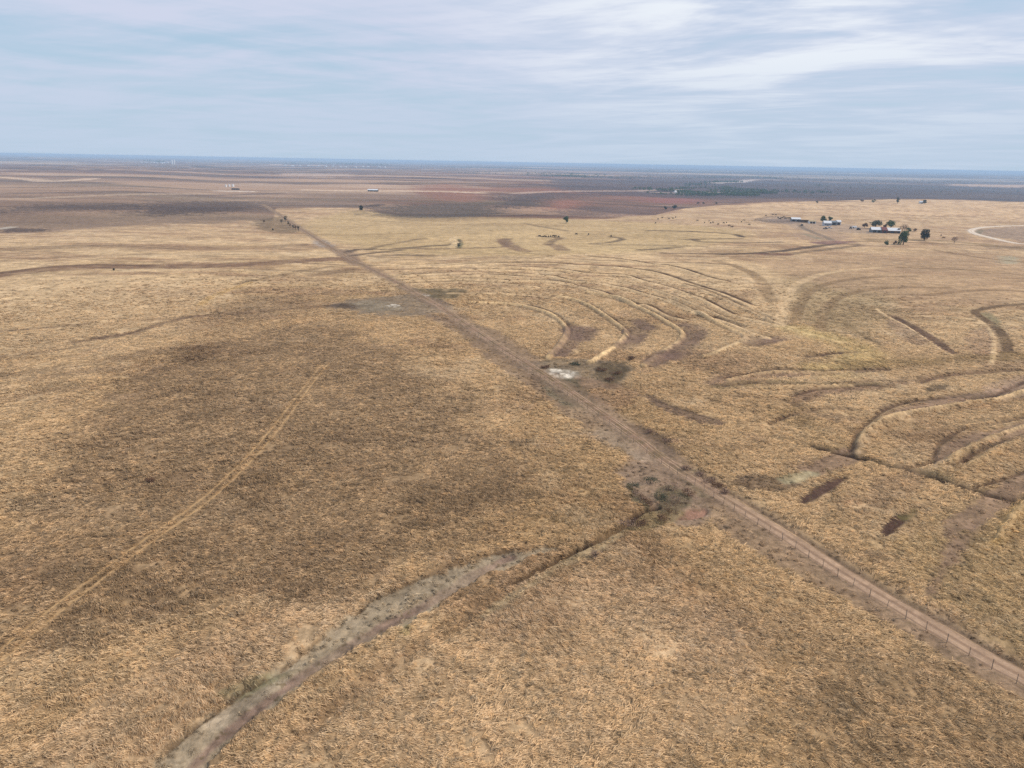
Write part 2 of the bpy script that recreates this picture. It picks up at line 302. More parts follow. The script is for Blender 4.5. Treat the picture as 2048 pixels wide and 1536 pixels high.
ln([(1430, 700), (1530, 640), (1560, 580), (1530, 545), (1460, 520)], 6, GOLD2, 0.5, 14, 1, 0, 6)  # pale swale strip, part of the rise's shading done in colour
ln([(1600, 660), (1700, 690), (1720, 720), (1650, 740)], 8, lin(200, 172, 116), 0.6, 14, 1, 0, 6)
# far terraces
for px, w, c, s in [([(690, 505), (720, 498), (780, 498), (870, 491), (905, 489), (915, 481)], 3, DARK, 0.7), ([(695, 512), (750, 505), (800, 500)], 3, DARK, 0.6), ([(735, 500), (760, 492), (850, 476)], 2.5, DARK, 0.4),
                    ([(750, 512), (800, 510), (860, 511)], 5, DARK, 0.5), ([(800, 497), (900, 497), (1000, 494), (1010, 489), (1003, 482), (1015, 477)], 3, lin(112, 86, 66), 0.6),
                    ([(1005, 478), (1014, 486), (1030, 496), (1050, 502)], 5, lin(122, 94, 74), 0.6), ([(1095, 489), (1105, 481), (1118, 477), (1108, 474), (1080, 473)], 3, lin(104, 80, 60), 0.6), ([(1110, 490), (1125, 500)], 5, lin(118, 90, 72), 0.5),
                    ([(1182, 487), (1215, 485), (1245, 478), (1222, 473)], 2.5, DARK, 0.6), ([(1185, 489), (1290, 490), (1400, 492)], 3, DARK, 0.4), ([(1280, 500), (1340, 496), (1360, 494)], 3, DARK, 0.6),
                    ([(1300, 461), (1380, 463), (1440, 466), (1475, 470), (1485, 474)], 3, DARK, 0.75), ([(1370, 479), (1400, 478), (1480, 477)], 3, DARK, 0.6), ([(1385, 478), (1410, 484), (1500, 485), (1560, 484)], 3, DARK, 0.5),
                    ([(1050, 447), (1110, 458), (1140, 462)], 3, DARK, 0.4), ([(1440, 508), (1510, 506), (1560, 502), (1620, 494), (1680, 486)], 3.5, DARK, 0.75), ([(1330, 506), (1450, 507)], 3, DARK, 0.5),
                    ([(1518, 505), (1560, 510), (1600, 505), (1660, 498), (1720, 490), (1680, 486)], 3, DARK, 0.5), ([(1525, 508), (1570, 508)], 6, lin(118, 84, 66), 0.7), ([(1640, 486), (1690, 483)], 8, lin(128, 94, 86), 0.7),
                    ([(1700, 482), (1800, 484), (1900, 488), (2048, 496)], 4, lin(120, 92, 62), 0.6), ([(1870, 500), (1960, 515), (2048, 524)], 3, lin(120, 92, 62), 0.5), ([(870, 450), (1000, 448), (1120, 450)], 3, lin(140, 108, 70), 0.4),
                    ([(600, 468), (700, 470), (820, 466)], 3, lin(140, 108, 70), 0.35), ([(720, 440), (860, 447)], 3, lin(140, 108, 70), 0.4)]:
    ln(px, w, c, s, 3.5, 0.6, -0.2, 2)
ln([(1740, 480), (1860, 480), (1980, 490)], 6, lin(122, 100, 66), 0.5, 8, 0.8, 0, 4)
pg([(905, 482), (915, 476), (925, 486), (922, 496), (908, 494)], lin(104, 98, 66), 0.9, 3, 0.6, 0, 2)
ln([(903, 495), (912, 487), (906, 480), (915, 474)], 3, lin(205, 175, 130), 0.8, 2, 0.3, 0.4, 1)
pg([(2000, 512), (2030, 514), (2035, 527), (1998, 526)], lin(170, 160, 130), 0.7, 6, 0.5, 0, 4)
pg([(1950, 462), (1975, 457), (2070, 455), (2070, 484), (2020, 478), (1970, 472)], lin(150, 126, 106), 0.85, 5, 0.5, 0, 4)
pg([(1942, 464), (1960, 459), (1970, 462), (1950, 469)], lin(112, 108, 84), 0.6, 3, 0.5, 0, 3)
pg([(1960, 490), (2060, 492), (2060, 500), (1980, 497)], DARK, 0.5, 6, 0.6, 0, 5)
# right field
ln([(1420, 766), (1470, 755), (1530, 749), (1610, 746), (1690, 742), (1760, 737)], 4, lin(118, 90, 76), 0.7, 3.5, 0.4, -0.2, 2)
ln([(1435, 772), (1520, 765), (1620, 768), (1750, 767)], 3, lin(110, 94, 64), 0.7, 3, 0.5, 0, 2)
pg([(1575, 800), (1610, 780), (1700, 768), (1790, 768), (1760, 778), (1680, 785), (1630, 800), (1585, 812)], lin(116, 88, 70), 0.75, 3, 0.4, 0, 2.5)
pg([(1540, 830), (1600, 800), (1640, 850), (1700, 900), (1640, 890)], lin(140, 114, 76), 0.5, 5, 0.8, 0, 4)
pg([(1700, 905), (1715, 875), (1745, 845), (1800, 815), (1880, 795), (1960, 785), (2060, 755), (2060, 795), (1960, 805), (1880, 818), (1810, 830), (1760, 850), (1730, 885)], lin(134, 108, 86), 0.9, 1.6, 0.18, -0.1, 1.6)
ln([(1760, 818), (1800, 806), (1880, 796), (1940, 788)], 1.6, DARK, 0.65, 1.8, 0.4, 0, 1.2)
pg([(1930, 800), (1960, 790), (2010, 788), (2060, 772), (2060, 785), (1990, 800)], lin(96, 82, 66), 0.75, 1.5, 0.5, 0, 1)
ln([(1712, 905), (1735, 873), (1765, 845), (1800, 832), (1900, 815), (1990, 802), (2060, 782)], 1.6, GOLD2, 0.7, 1.5, 0.9, 0.5, 0.8)
ln([(1705, 908), (1716, 890), (1730, 870)], 0.9, DARK, 0.7, 0.8, 0.5, 0, 0.6)
pg([(1840, 780), (1860, 772), (1895, 771), (1885, 780), (1855, 783)], lin(82, 68, 52), 0.85, 1.2, 0.5, 0, 1.2)
pg([(1950, 775), (2060, 745), (2060, 765), (1980, 785)], lin(166, 138, 116), 0.55, 2, 0.4, 0, 1.5)
pg([(1855, 925), (1880, 895), (1930, 868), (2000, 855), (2060, 838), (2060, 868), (1990, 880), (1940, 895), (1905, 915), (1870, 940)], lin(134, 108, 86), 0.9, 1.6, 0.18, -0.1, 1.6)
ln([(1860, 945), (1890, 925), (1940, 905), (1980, 893), (2060, 865)], 1.6, GOLD2, 0.6, 1.5, 0.9, 0.5, 0.8)
ln([(1900, 935), (1950, 905), (2000, 888), (2060, 875)], 1.0, DARK, 0.6, 1.0, 0.5, -0.1, 0.8)
pg([(1640, 918), (1700, 895), (1720, 915), (1650, 950), (1600, 960), (1590, 940)], lin(134, 108, 86), 0.9, 1.6, 0.18, -0.1, 1.6)
pg([(1845, 955), (1880, 935), (1900, 965), (1860, 960)], DKGREEN, 0.5, 1.5, 0.5, 0, 1)
pg([(1950, 1000), (2060, 930), (2060, 985), (1960, 1050), (1900, 1075), (1880, 1060)], lin(134, 108, 86), 0.9, 1.6, 0.18, -0.1, 1.6)
pg([(1840, 1190), (1860, 1150), (1900, 1080), (1960, 1045), (1930, 1100), (1890, 1160), (1860, 1200)], lin(134, 108, 86), 0.9, 1.6, 0.18, -0.1, 1.6)
pg([(1740, 960), (1830, 945), (1850, 970), (1760, 1010), (1740, 990)], lin(142, 114, 88), 0.5, 2.5, 0.5, 0, 2)
ln([(1985, 1090), (2020, 1040), (2060, 1005)], 1.2, lin(196, 160, 100), 0.6, 1.5, 1, 0.3, 1)
ln([(1625, 892), (1660, 901), (1700, 910), (1745, 923), (1800, 937), (1850, 949), (1905, 966), (1960, 984), (2060, 1006)], 2.0, lin(58, 42, 30), 1.0, 0.6, 0.0, -0.7, 0.25)
ln([(1480, 855), (1540, 872), (1625, 892)], 0.8, lin(104, 84, 56), 0.5, 1.2, 0.6, -0.1, 0.8)
pg([(1590, 1005), (1610, 985), (1650, 962), (1690, 953), (1680, 968), (1650, 990), (1610, 1008)], lin(84, 62, 50), 1.0, 0.8, 0.1, -0.15, 0.6)
pg([(1755, 1075), (1760, 1055), (1780, 1035), (1800, 1025), (1815, 1030), (1805, 1050), (1780, 1070)], lin(80, 58, 46), 1.0, 0.7, 0.1, -0.15, 0.5)
pg([(1800, 1030), (1825, 1015), (1835, 1020), (1810, 1040)], lin(110, 100, 58), 0.6, 0.8, 0.7, 0, 0.8)
pg([(1460, 965), (1490, 950), (1540, 955), (1600, 965), (1580, 980), (1530, 985), (1480, 975)], lin(100, 80, 64), 0.75, 1.2, 0.4, 0, 1.2)
pg([(1550, 955), (1590, 943), (1640, 945), (1620, 960), (1570, 968)], PALEGREEN, 0.75, 1.2, 0.3, 0, 1)
pg([(1270, 790), (1300, 790), (1350, 812), (1440, 840), (1448, 850), (1420, 852), (1340, 828)], lin(108, 86, 72), 0.8, 1.2, 0.4, -0.15, 1.2)
ln([(1310, 800), (1370, 820), (1430, 838)], 0.8, lin(74, 56, 42), 0.7, 0.8, 0.4, -0.1, 0.8)
C4 = lambda pts: [(1448 + a / 2.743, 540 + b / 2.743) for a, b in pts]
for pts, w in (([(20, 590), (150, 565), (230, 545), (330, 540), (450, 545), (560, 555), (640, 545), (760, 540), (900, 545)], 1.6), ([(0, 630), (100, 622), (200, 612), (270, 622), (400, 628), (550, 630), (700, 615), (850, 605), (1000, 620)], 1.5), ([(370, 690), (430, 672), (520, 652), (680, 638), (800, 628), (940, 640)], 1.5),
               ([(690, 990), (712, 930), (738, 880), (790, 830), (860, 775), (960, 735), (1080, 710), (1200, 698), (1320, 712), (1480, 685), (1646, 610), (1700, 590)], 1.1), ([(1130, 1060), (1150, 1000), (1180, 955), (1250, 900), (1350, 860), (1500, 835), (1646, 805), (1700, 790)], 1.0), ([(1290, 1060), (1370, 1008), (1480, 958), (1560, 928), (1646, 898), (1700, 880)], 0.9),
               ([(1080, 612), (1200, 580), (1400, 560), (1646, 545), (1700, 540)], 1.6), ([(1380, 1190), (1500, 1150), (1646, 1100), (1700, 1080)], 0.8), ([(450, 472), (600, 455), (720, 450)], 1.6), ([(860, 250), (960, 270), (1100, 360), (1240, 450)], 1.3), ([(250, 840), (400, 780), (560, 760), (700, 765)], 1.2), ([(980, 1090), (1100, 1060), (1165, 1035)], 0.9)):
    ln(C4(pts), w, lin(82, 60, 45), 0.9, 1.0, 0.08, -0.45, 0.5)
for pts, w in (([(735, 950), (770, 900), (850, 840), (950, 800), (1100, 775), (1300, 745), (1500, 715), (1646, 670), (1700, 650)], 1.1), ([(1230, 1070), (1300, 1010), (1420, 945), (1560, 890), (1700, 845)], 1.1), ([(1350, 1075), (1480, 1000), (1646, 940), (1700, 925)], 1.2), ([(20, 605), (230, 565), (450, 562), (700, 560)], 1.4), ([(1500, 1480), (1560, 1400), (1640, 1310), (1700, 1250)], 0.9), ([(200, 650), (420, 645), (700, 632)], 1.4)):
    ln(C4(pts), w, CREST, 0.7, 1.1, 0.5, 0.7, 0.6)
for px_, w, c, s_ in (([(1590, 640), (1605, 600), (1640, 572), (1720, 556), (1830, 552)], 3, lin(120, 94, 64), 0.5), ([(1560, 650), (1570, 600), (1600, 565), (1660, 545), (1760, 535)], 3, GOLD2, 0.6), ([(1640, 660), (1650, 620), (1690, 590), (1780, 575), (1900, 575)], 3, lin(124, 98, 68), 0.5),
                     ([(1540, 600), (1520, 560), (1480, 535), (1430, 522)], 3, lin(128, 100, 68), 0.45), ([(1680, 640), (1720, 668), (1760, 690)], 2, lin(112, 90, 60), 0.5), ([(1500, 690), (1600, 700), (1700, 735)], 2, lin(120, 94, 64), 0.4), ([(1850, 590), (1960, 580), (2060, 583)], 3, lin(122, 94, 66), 0.5), ([(1800, 535), (1940, 540), (2060, 552)], 3, lin(126, 98, 68), 0.45), ([(1460, 790), (1560, 800), (1640, 830), (1700, 860)], 1.8, lin(112, 86, 62), 0.5), ([(1330, 760), (1420, 800), (1520, 830)], 1.8, lin(118, 92, 64), 0.45)):
    ln(px_, w, c, s_, 1.8, 0.4, -0.2, 1.0)
# contour pair right
ln([(1752, 618), (1775, 633), (1805, 648), (1840, 668), (1870, 690), (1905, 712)], 1.0, lin(208, 176, 132), 0.7, 0.8, 0.3, 0.2, 0.5)
ln([(1785, 632), (1830, 655), (1870, 680), (1902, 705)], 2.4, lin(112, 86, 66), 0.75, 1.6, 0.5, -0.2, 1)
pg([(1770, 640), (1800, 638), (1850, 680), (1830, 690), (1780, 660)], PURPLE, 0.4, 3, 0.6, 0, 2)
ln([(1830, 632), (1900, 634), (1950, 640), (1970, 650), (1985, 672), (1988, 700), (1982, 730)], 1.0, lin(208, 176, 132), 0.7, 0.8, 0.3, 0.2, 0.5)
ln([(2060, 608), (2000, 613), (1960, 620), (1950, 626), (1970, 640), (2000, 665), (2014, 690), (2012, 720)], 2.4, lin(112, 88, 62), 0.75, 1.6, 0.5, 0.3, 1)
pg([(1955, 628), (1975, 625), (1995, 640), (2000, 660), (1975, 645)], lin(120, 114, 84), 0.7, 2.5, 0.5, 0, 2)
pg([(1940, 660), (1985, 655), (1985, 720), (1960, 730), (1930, 690)], lin(150, 120, 98), 0.5, 4, 0.5, 0, 3)
ln([(1700, 728), (1850, 722), (2060, 712)], 5, lin(140, 114, 74), 0.5, 6, 0.8, 0, 3)
ln([(1800, 765), (1950, 742), (2060, 728)], 4, lin(120, 92, 70), 0.55, 4, 0.6, 0, 3)
# left side bands
ln([(-40, 556), (0, 549), (70, 541), (160, 533), (260, 533), (400, 532), (520, 527), (610, 521), (690, 517)], 8, lin(128, 98, 74), 0.8, 6, 0.5, 0, 4)
ln([(-40, 552), (60, 538), (160, 530), (300, 531)], 2.5, lin(104, 78, 56), 0.6, 3, 0.5, 0, 2)
ln([(480, 567), (560, 550), (660, 533)], 2, lin(120, 94, 64), 0.5, 3, 0.7, 0, 2); ln([(400, 610), (430, 590), (500, 565)], 2, lin(196, 160, 104), 0.6, 4, 1, 0, 2)
for px, w, s in [([(150, 684), (230, 672), (300, 655), (350, 640), (400, 632)], 2.2, 0.6), ([(200, 676), (260, 668)], 4, 0.5), ([(-20, 665), (90, 656), (170, 648)], 2.0, 0.5), ([(60, 758), (150, 745), (210, 738)], 5, 0.45), ([(-20, 755), (100, 740)], 5, 0.4),
                 ([(-20, 808), (80, 785), (180, 775)], 4, 0.35), ([(-20, 715), (80, 705), (180, 690)], 1.6, 0.4), ([(220, 720), (330, 700), (440, 690)], 5, 0.35), ([(-20, 500), (200, 492), (420, 497), (600, 490)], 8, 0.35), ([(0, 522), (150, 513), (300, 508)], 4, 0.35),
                 ([(300, 640), (450, 628), (650, 612)], 3, 0.35), ([(640, 548), (700, 540)], 6, 0.5)]:
    ln(px, w, lin(112, 86, 64), s, w, 0.6, 0, 2.5)
pg([(0, 455), (90, 458), (80, 464), (0, 464)], SCRUBDK, 0.8, 10, 0.3, 0, 10)
ln([(0, 458), (25, 454)], 4, WHITE, 0.5, 4, 0, 0, 3)
pg([(500, 443), (560, 435), (600, 462), (540, 464)], lin(110, 90, 66), 0.7, 10, 0.3, 0, 8)
pg([(625, 483), (645, 480), (670, 492), (640, 495)], lin(150, 142, 136), 0.7, 5, 0, 0, 4)
pg([(660, 500), (700, 500), (720, 520), (700, 530)], lin(130, 104, 86), 0.7, 4, 0.2, 0, 4)
# scrub country beyond the rim
for px_, c, s_ in (([(270, 408), (400, 403), (512, 404), (520, 416), (400, 428), (280, 430)], SCRUBDK, 0.8), ([(0, 412), (200, 408), (330, 414), (150, 422), (0, 424)], SCRUBDK, 0.7), ([(750, 414), (860, 408), (990, 410), (1010, 428), (900, 436), (790, 434), (750, 426)], lin(82, 70, 60), 0.85),
                   ([(833, 372), (900, 368), (957, 384), (955, 402), (900, 402), (840, 392)], SCRUBRED, 0.7), ([(1087, 402), (1158, 401), (1160, 416), (1100, 420)], lin(146, 92, 70), 0.7), ([(1000, 396), (1090, 391), (1090, 408), (1010, 415)], SCRUBDK, 0.85),
                   ([(1100, 420), (1250, 414), (1310, 420), (1220, 434), (1130, 432)], lin(100, 78, 70), 0.8), ([(1290, 397), (1370, 396), (1400, 404), (1320, 406)], lin(140, 84, 74), 0.7), ([(1000, 388), (1160, 386), (1250, 392), (1100, 397), (1000, 396)], lin(74, 60, 58), 0.7),
                   ([(520, 402), (720, 404), (760, 412), (720, 415), (530, 412)], lin(112, 92, 78), 0.7), ([(600, 386), (820, 388), (840, 398), (640, 398)], lin(128, 104, 84), 0.6), ([(0, 440), (200, 436), (450, 440), (300, 448), (0, 454)], lin(130, 106, 86), 0.6),
                   ([(1100, 360), (1400, 362), (1700, 366), (2060, 380), (2060, 400), (1800, 396), (1500, 396), (1300, 394), (1120, 380)], lin(66, 54, 56), 0.75), ([(1900, 368), (2060, 370), (2060, 374), (1920, 372)], lin(196, 160, 130), 0.8), ([(560, 346), (700, 348), (690, 352), (580, 350)], lin(190, 160, 136), 0.6)):
    pg(px_, c, s_, 60, 0.2, 0, 45)
for px_, w, c, s_ in (([(0, 354), (60, 359), (110, 363), (180, 357)], 5, lin(200, 170, 140), 0.6), ([(620, 380), (740, 382), (880, 383), (960, 386)], 4, lin(206, 178, 148), 0.7), ([(1029, 387), (1080, 384), (1190, 382), (1290, 381), (1360, 379)], 4, lin(190, 160, 138), 0.5), ([(576, 350), (690, 352)], 6, lin(200, 170, 150), 0.5),
                     ([(0, 388), (200, 384), (400, 390), (560, 386)], 3, lin(90, 72, 64), 0.6), ([(0, 398), (150, 393), (420, 388)], 3, lin(176, 150, 124), 0.5), ([(0, 376), (220, 372), (420, 380)], 3, lin(96, 78, 70), 0.5), ([(500, 411), (620, 411), (722, 412), (760, 409)], 2, lin(70, 54, 46), 0.7),
                     ([(1430, 366), (1500, 360), (1580, 360)], 7, lin(210, 190, 176), 0.6), ([(1290, 384), (1370, 386), (1440, 385)], 4, lin(196, 172, 150), 0.6), ([(200, 322), (400, 326), (700, 333), (1000, 338)], 9, lin(205, 180, 160), 0.7), ([(470, 382), (440, 382), (500, 383)], 3, lin(200, 180, 160), 0.7)):
    ln(px_, w, c, s_, None, 0.3, 0, 12)
# farmyard
pg([(1500, 437), (1560, 433), (1640, 444), (1700, 449), (1745, 458), (1800, 464), (1750, 468), (1660, 463), (1600, 460), (1560, 444)], lin(158, 134, 114), 0.7, 8, 0.1, 0, 8)
pg([(1505, 440), (1580, 437), (1600, 446), (1540, 446)], lin(120, 104, 96), 0.7, 6, 0.1, 0, 5)
ln([(1600, 450), (1610, 458), (1640, 470), (1665, 480)], 3, lin(120, 104, 88), 0.6, 2, 0.1, 0, 1.5); ln([(1610, 468), (1640, 478)], 3, lin(130, 124, 100), 0.5, 4, 0.2, 0, 3)
pg([(1570, 468), (1650, 460), (1700, 475), (1640, 484)], lin(158, 130, 106), 0.6, 8, 0.4, 0, 6)

def far_cover(x, y, r, phi):
    """base cover colours by region: golden pasture near, mixed scrub beyond the rim"""
    n1 = fbm(x, y, 60.0, 4, 0.55, 2.0); n2 = fbm(x, y, 220.0, 3, 0.5, 5.0); n3 = fbm(x, y, 18.0, 3, 0.6, 7.0)
    t = np.clip(0.5 + 0.55 * n1 + 0.35 * n2, 0, 1)[:, None]
    A = GOLD * (1 - t) + GOLD2 * t
    b = sstep(fbm(x, y, 130.0, 4, 0.55, 12.0), 0.05, 0.55)[:, None] * 0.55
    A = A * (1 - b) + lin(164, 133, 92) * b
    b = sstep(n3, 0.2, 0.75)[:, None] * 0.3
    A = A * (1 - b) + lin(160, 132, 112) * b
    st = fbm(x * 0.35 + 0.2 * y, y, 34.0, 4, 0.6, 23.0)
    b = (sstep(st, 0.0, 0.4) * sstep(r, 230, 420))[:, None] * 0.7
    A = A * (1 - b) + lin(150, 116, 86) * b
    b = (sstep(-st, 0.1, 0.6) * sstep(r, 230, 420))[:, None] * 0.45
    A = A * (1 - b) + lin(204, 174, 134) * b
    A = A * (1 + 0.34 * fbm(x * 0.6, y, 11.0, 3, 0.7, 27.0) * sstep(r, 200, 400))[:, None]
    g_ = y / 36.0 + 1.6 * fbm(x, y, 280.0, 3, 0.5, 201.0); q_ = np.abs(g_ - np.floor(g_) - 0.5)      # old contour furrows
    b = ((1 - sstep(q_, 0.03, 0.085)) * sstep(r, 330, 430) * sstep(fbm(x, y, 90.0, 3, 0.6, 205.0), -0.25, 0.2) * np.where(phi > -0.3, 0.62, 0.4))[:, None]
    A = A * (1 - b) + lin(112, 84, 60) * b
    b = ((1 - sstep(np.abs(q_ - 0.13), 0.02, 0.08)) * sstep(r, 330, 430) * 0.4)[:, None]; A = A * (1 - b) + lin(212, 182, 140) * b
    b = (0.30 * sstep(r, 450, 800))[:, None]; A = A * (1 - b) + lin(184, 150, 122) * b
    b = sstep(fbm(x, y, 42.0, 4, 0.6, 14.0), 0.12, 0.55)[:, None] * 0.55      # browner bunchgrass
    A = A * (1 - b) + lin(146, 114, 84) * b
    b = sstep(fbm(x, y, 30.0, 4, 0.6, 16.0), 0.2, 0.6)[:, None] * 0.5          # bleached straw
    A = A * (1 - b) + lin(212, 184, 144) * b
    # beyond the rim
    er = np.where(phi < RIM_PHI[-1], np.interp(phi, RIM_PHI, RIM_R), edge_r(phi))
    er = er * (1 + 0.09 * fbm(x, y, 130.0, 4, 0.6, 31.0))
    pat = fbm(x * 0.5, y, 110.0, 4, 0.6, 33.0)
    m = sstep(r * (1 + 0.10 * pat), er * 0.985, er * 1.06)
    ny = fbm(x * 0.30, y, 190.0, 5, 0.62, 41.0) * (1 - sstep(r, 3000, 6000)) + fbm(x * 0.25, y, 800.0, 5, 0.62, 43.0) * sstep(r, 1800, 5000)
    nz = fbm(x * 0.35, y, 900.0, 4, 0.6, 51.0); nw = fbm(x * 0.28, y, 240.0, 5, 0.65, 61.0); nv = fbm(x * 0.3, y, 420.0, 5, 0.6, 63.0)
    S = SCRUB * np.ones((len(x), 1))
    k = sstep(ny, -0.05, 0.3)[:, None] * 0.85; S = S * (1 - k) + SCRUBDK * k
    k = (sstep(nz + 0.6 * nw, 0.0, 0.35) * sstep(phi, -0.30, -0.05) * (1 - sstep(phi, 0.2, 0.3)) * (1 - sstep(r, 3000, 5000)))[:, None] * 0.8; S = S * (1 - k) + SCRUBRED * k
    k = sstep(nw, 0.1, 0.5)[:, None] * 0.55; S = S * (1 - k) + SAGE * k
    k = sstep(nv, 0.08, 0.35)[:, None] * 0.75; S = S * (1 - k) + lin(178, 142, 112) * k
    k = (sstep(-nv + 0.6 * ny, 0.2, 0.6))[:, None] * 0.6; S = S * (1 - k) + lin(96, 74, 70) * k
    k = (sstep(-ny - 0.3 * nw, 0.2, 0.5) * (1 - 0.6 * sstep(phi, 0.0, 0.2)))[:, None] * 0.65; S = S * (1 - k) + lin(184, 154, 126) * k
    k = (sstep(phi, 0.02, 0.25) * sstep(r, 1500, 2200))[:, None] * 0.6; S = S * (1 - k) + lin(70, 56, 56) * k
    k = (sstep(fbm(x * 0.3, y, 2600.0, 5, 0.6, 71.0), 0.15, 0.35) * sstep(r, 3500, 6000))[:, None] * 0.7; S = S * (1 - k) + lin(200, 170, 140) * k
    k = (sstep(fbm(x * 0.3, y, 1800.0, 5, 0.6, 81.0), 0.0, 0.3) * sstep(r, 5000, 9000))[:, None] * 0.8; S = S * (1 - k) + lin(60, 62, 54) * k
    k = (sstep(-phi, 0.1, 0.35) * (1 - sstep(r, 1600, 3200)) * (0.35 + 0.4 * sstep(-ny, -0.2, 0.4)))[:, None]; S = S * (1 - k) + lin(160, 132, 106) * k
    m = m[:, None]
    return A * (1 - m) + S * m, 1 - m[:, 0]

_lines3 = [(smooth_line(at(L_[0])[:, :2], 5), *L_[1:]) for L_ in LINES]
_polys3 = [(smooth_line(np.vstack([at(P_[0])[:, :2], at(P_[0])[:1, :2]]), 4), *P_[1:]) for P_ in POLYS]
ROAD3 = smooth_line(at(ROAD)[:, :2], 8); FENCE3 = smooth_line(at(FENCE)[:, :2], 8)
TRACK3 = smooth_line(at(TRACK)[:, :2], 8); GRAVEL3 = smooth_line(at(GRAVEL)[:, :2], 8)

def seg_dist(x, y, P, closed=False):
    d = np.full(len(x), 1e9); inside = np.zeros(len(x), bool)
    for (ax, ay), (bx, by) in zip(P[:-1], P[1:]):
        ex, ey = bx - ax, by - ay; l2 = ex * ex + ey * ey + 1e-9
        t = np.clip(((x - ax) * ex + (y - ay) * ey) / l2, 0, 1)
        d = np.minimum(d, (x - ax - t * ex) ** 2 + (y - ay - t * ey) ** 2)
        if closed:
            c = ((ay > y) != (by > y))
            if c.any():
                inside ^= c & (x < ex * (y - ay) / (ey if abs(ey) > 1e-12 else 1e-12) + ax)
    return np.sqrt(d), inside

def surface(x, y):
    """-> height, albedo, grass density at ground points"""
    r = np.hypot(x, y); phi = np.arctan2(x, y)
    z = H(x, y); A, D = far_cover(x, y, r, phi)
    w1 = fbm(x, y, 5.0, 3, 0.6, 91.0); w2 = fbm(x, y, 16.0, 3, 0.6, 95.0); w0 = fbm(x, y, 1.7, 3, 0.65, 97.0)
    def sub(P, m):
        lo = P.min(0) - m; hi = P.max(0) + m
        return np.nonzero((x > lo[0]) & (x < hi[0]) & (y > lo[1]) & (y < hi[1]))[0]
    for P, c, s, soft, grass, dz, rag in _polys3:
        i = sub(P, soft * 2 + rag * 2)
        if not len(i): continue
        d, ins = seg_dist(x[i], y[i], P, True)
        sd_ = np.where(ins, d, -d) + rag * (0.8 * w2[i] + 0.7 * w1[i] + 0.35 * w0[i])
        m = sstep(sd_, -soft * 0.5, soft * 0.5) * s
        m *= np.clip(1 + 0.5 * w1[i] * (s < 0.9) + 0.3 * w0[i] * (s < 0.97), 0, 1)
        if c is WHITE: m *= 0.15 + 0.85 * sstep(w1[i] + 0.5 * w0[i], -0.35, 0.12)
        A[i] = A[i] * (1 - m[:, None]) + c * m[:, None]; D[i] *= 1 - m * (1 - grass); z[i] += dz * m
    for P, w, soft, c, s, grass, dz, rag in _lines3:
        i = sub(P, w + soft * 1.5 + rag * 2)
        if not len(i): continue
        d, _ = seg_dist(x[i], y[i], P)
        d = d + rag * (0.7 * w1[i] + 0.5 * w2[i])
        m = (1 - sstep(d, w * 0.5 - soft * 0.3, w * 0.5 + soft * 0.6)) * s * np.clip(0.95 + 0.7 * w2[i], 0.25, 1)
        A[i] = A[i] * (1 - m[:, None]) + c * m[:, None]; D[i] *= 1 - m * (1 - grass)
        z[i] += dz * (1 - sstep(d, w * 0.2, w * 0.6 + soft * 0.6)) * (1 - 0.6 * sstep(r[i], 400, 900))
    for P, w, c, k in ((ROAD3, 8.0, BARE, 0.55), (ROAD3, 3.6, ROADC, 0.6), (GRAVEL3, 9.0, lin(190, 170, 148), 0.6)):
        i = sub(P, w + 4); d, _ = seg_dist(x[i], y[i], P); d += (0.5 + 0.25 * (w == 8.0) * 4) * w1[i] + 0.3 * w0[i]
        m = (1 - sstep(d, w * 0.35, w * 0.65)) * k
        A[i] = A[i] * (1 - m[:, None]) + c * m[:, None]; D[i] *= 1 - sstep(m, 0.05, 0.6) * (0.6 if w == 8.0 else 1.0)
    i = sub(TRACK3, 6); d, _ = seg_dist(x[i], y[i], TRACK3)
    D[i] *= 1 - 0.95 * (1 - sstep(np.abs(d - 0.85), 0.25, 0.5)); k = ((1 - sstep(d, 1.2, 2.2)) * 0.3)[:, None]; A[i] = A[i] * (1 - k) + OCHRE * k
    D = D * (1 - 0.55 * sstep(fbm(x, y, 8.0, 3, 0.6, 125.0), 0.25, 0.6))           # thin spots in the sward
    bare = (1 - sstep(D, 0.1, 0.5)) * (1 - sstep(r, 250, 500))       # clods, pebbles and small weeds on bare soil
    A = A * (1 + bare * (0.30 * w0 + 0.28 * w1))[:, None].clip(0.4, 1.6)
    k = (bare * sstep(fbm(x, y, 1.1, 2, 0.6, 121.0), 0.42, 0.62) * 0.75)[:, None]; A = A * (1 - k) + lin(104, 88, 62) * k
    k = (0.6 * D * (1 - sstep(r, 220, 400)))[:, None]; A = A * (1 - k) + A * np.array([0.30, 0.27, 0.25]) * k   # dark soil and litter, plus painted shade between the grass tufts
    tus = fbm(x, y, 2.3, 3, 0.6, 101.0) * 0.22 + fbm(x, y, 6.5, 2, 0.5, 105.0) * 0.16
    z += tus * D * (1 - sstep(r, 350, 900))
    z += fbm(x, y, 3.0, 2, 0.5, 111.0) * 0.03 * (r < 400)
    A = A * (1 - 0.15 * sstep(r, 240, 420) * (1 - sstep(r, 900, 1300)))[:, None]      # self-shadow of the sward painted into the far pasture colour
    lum = (A @ np.array([0.3, 0.55, 0.15]))[:, None]; A = A * 0.96 + lum * 0.04
    return z, A, D

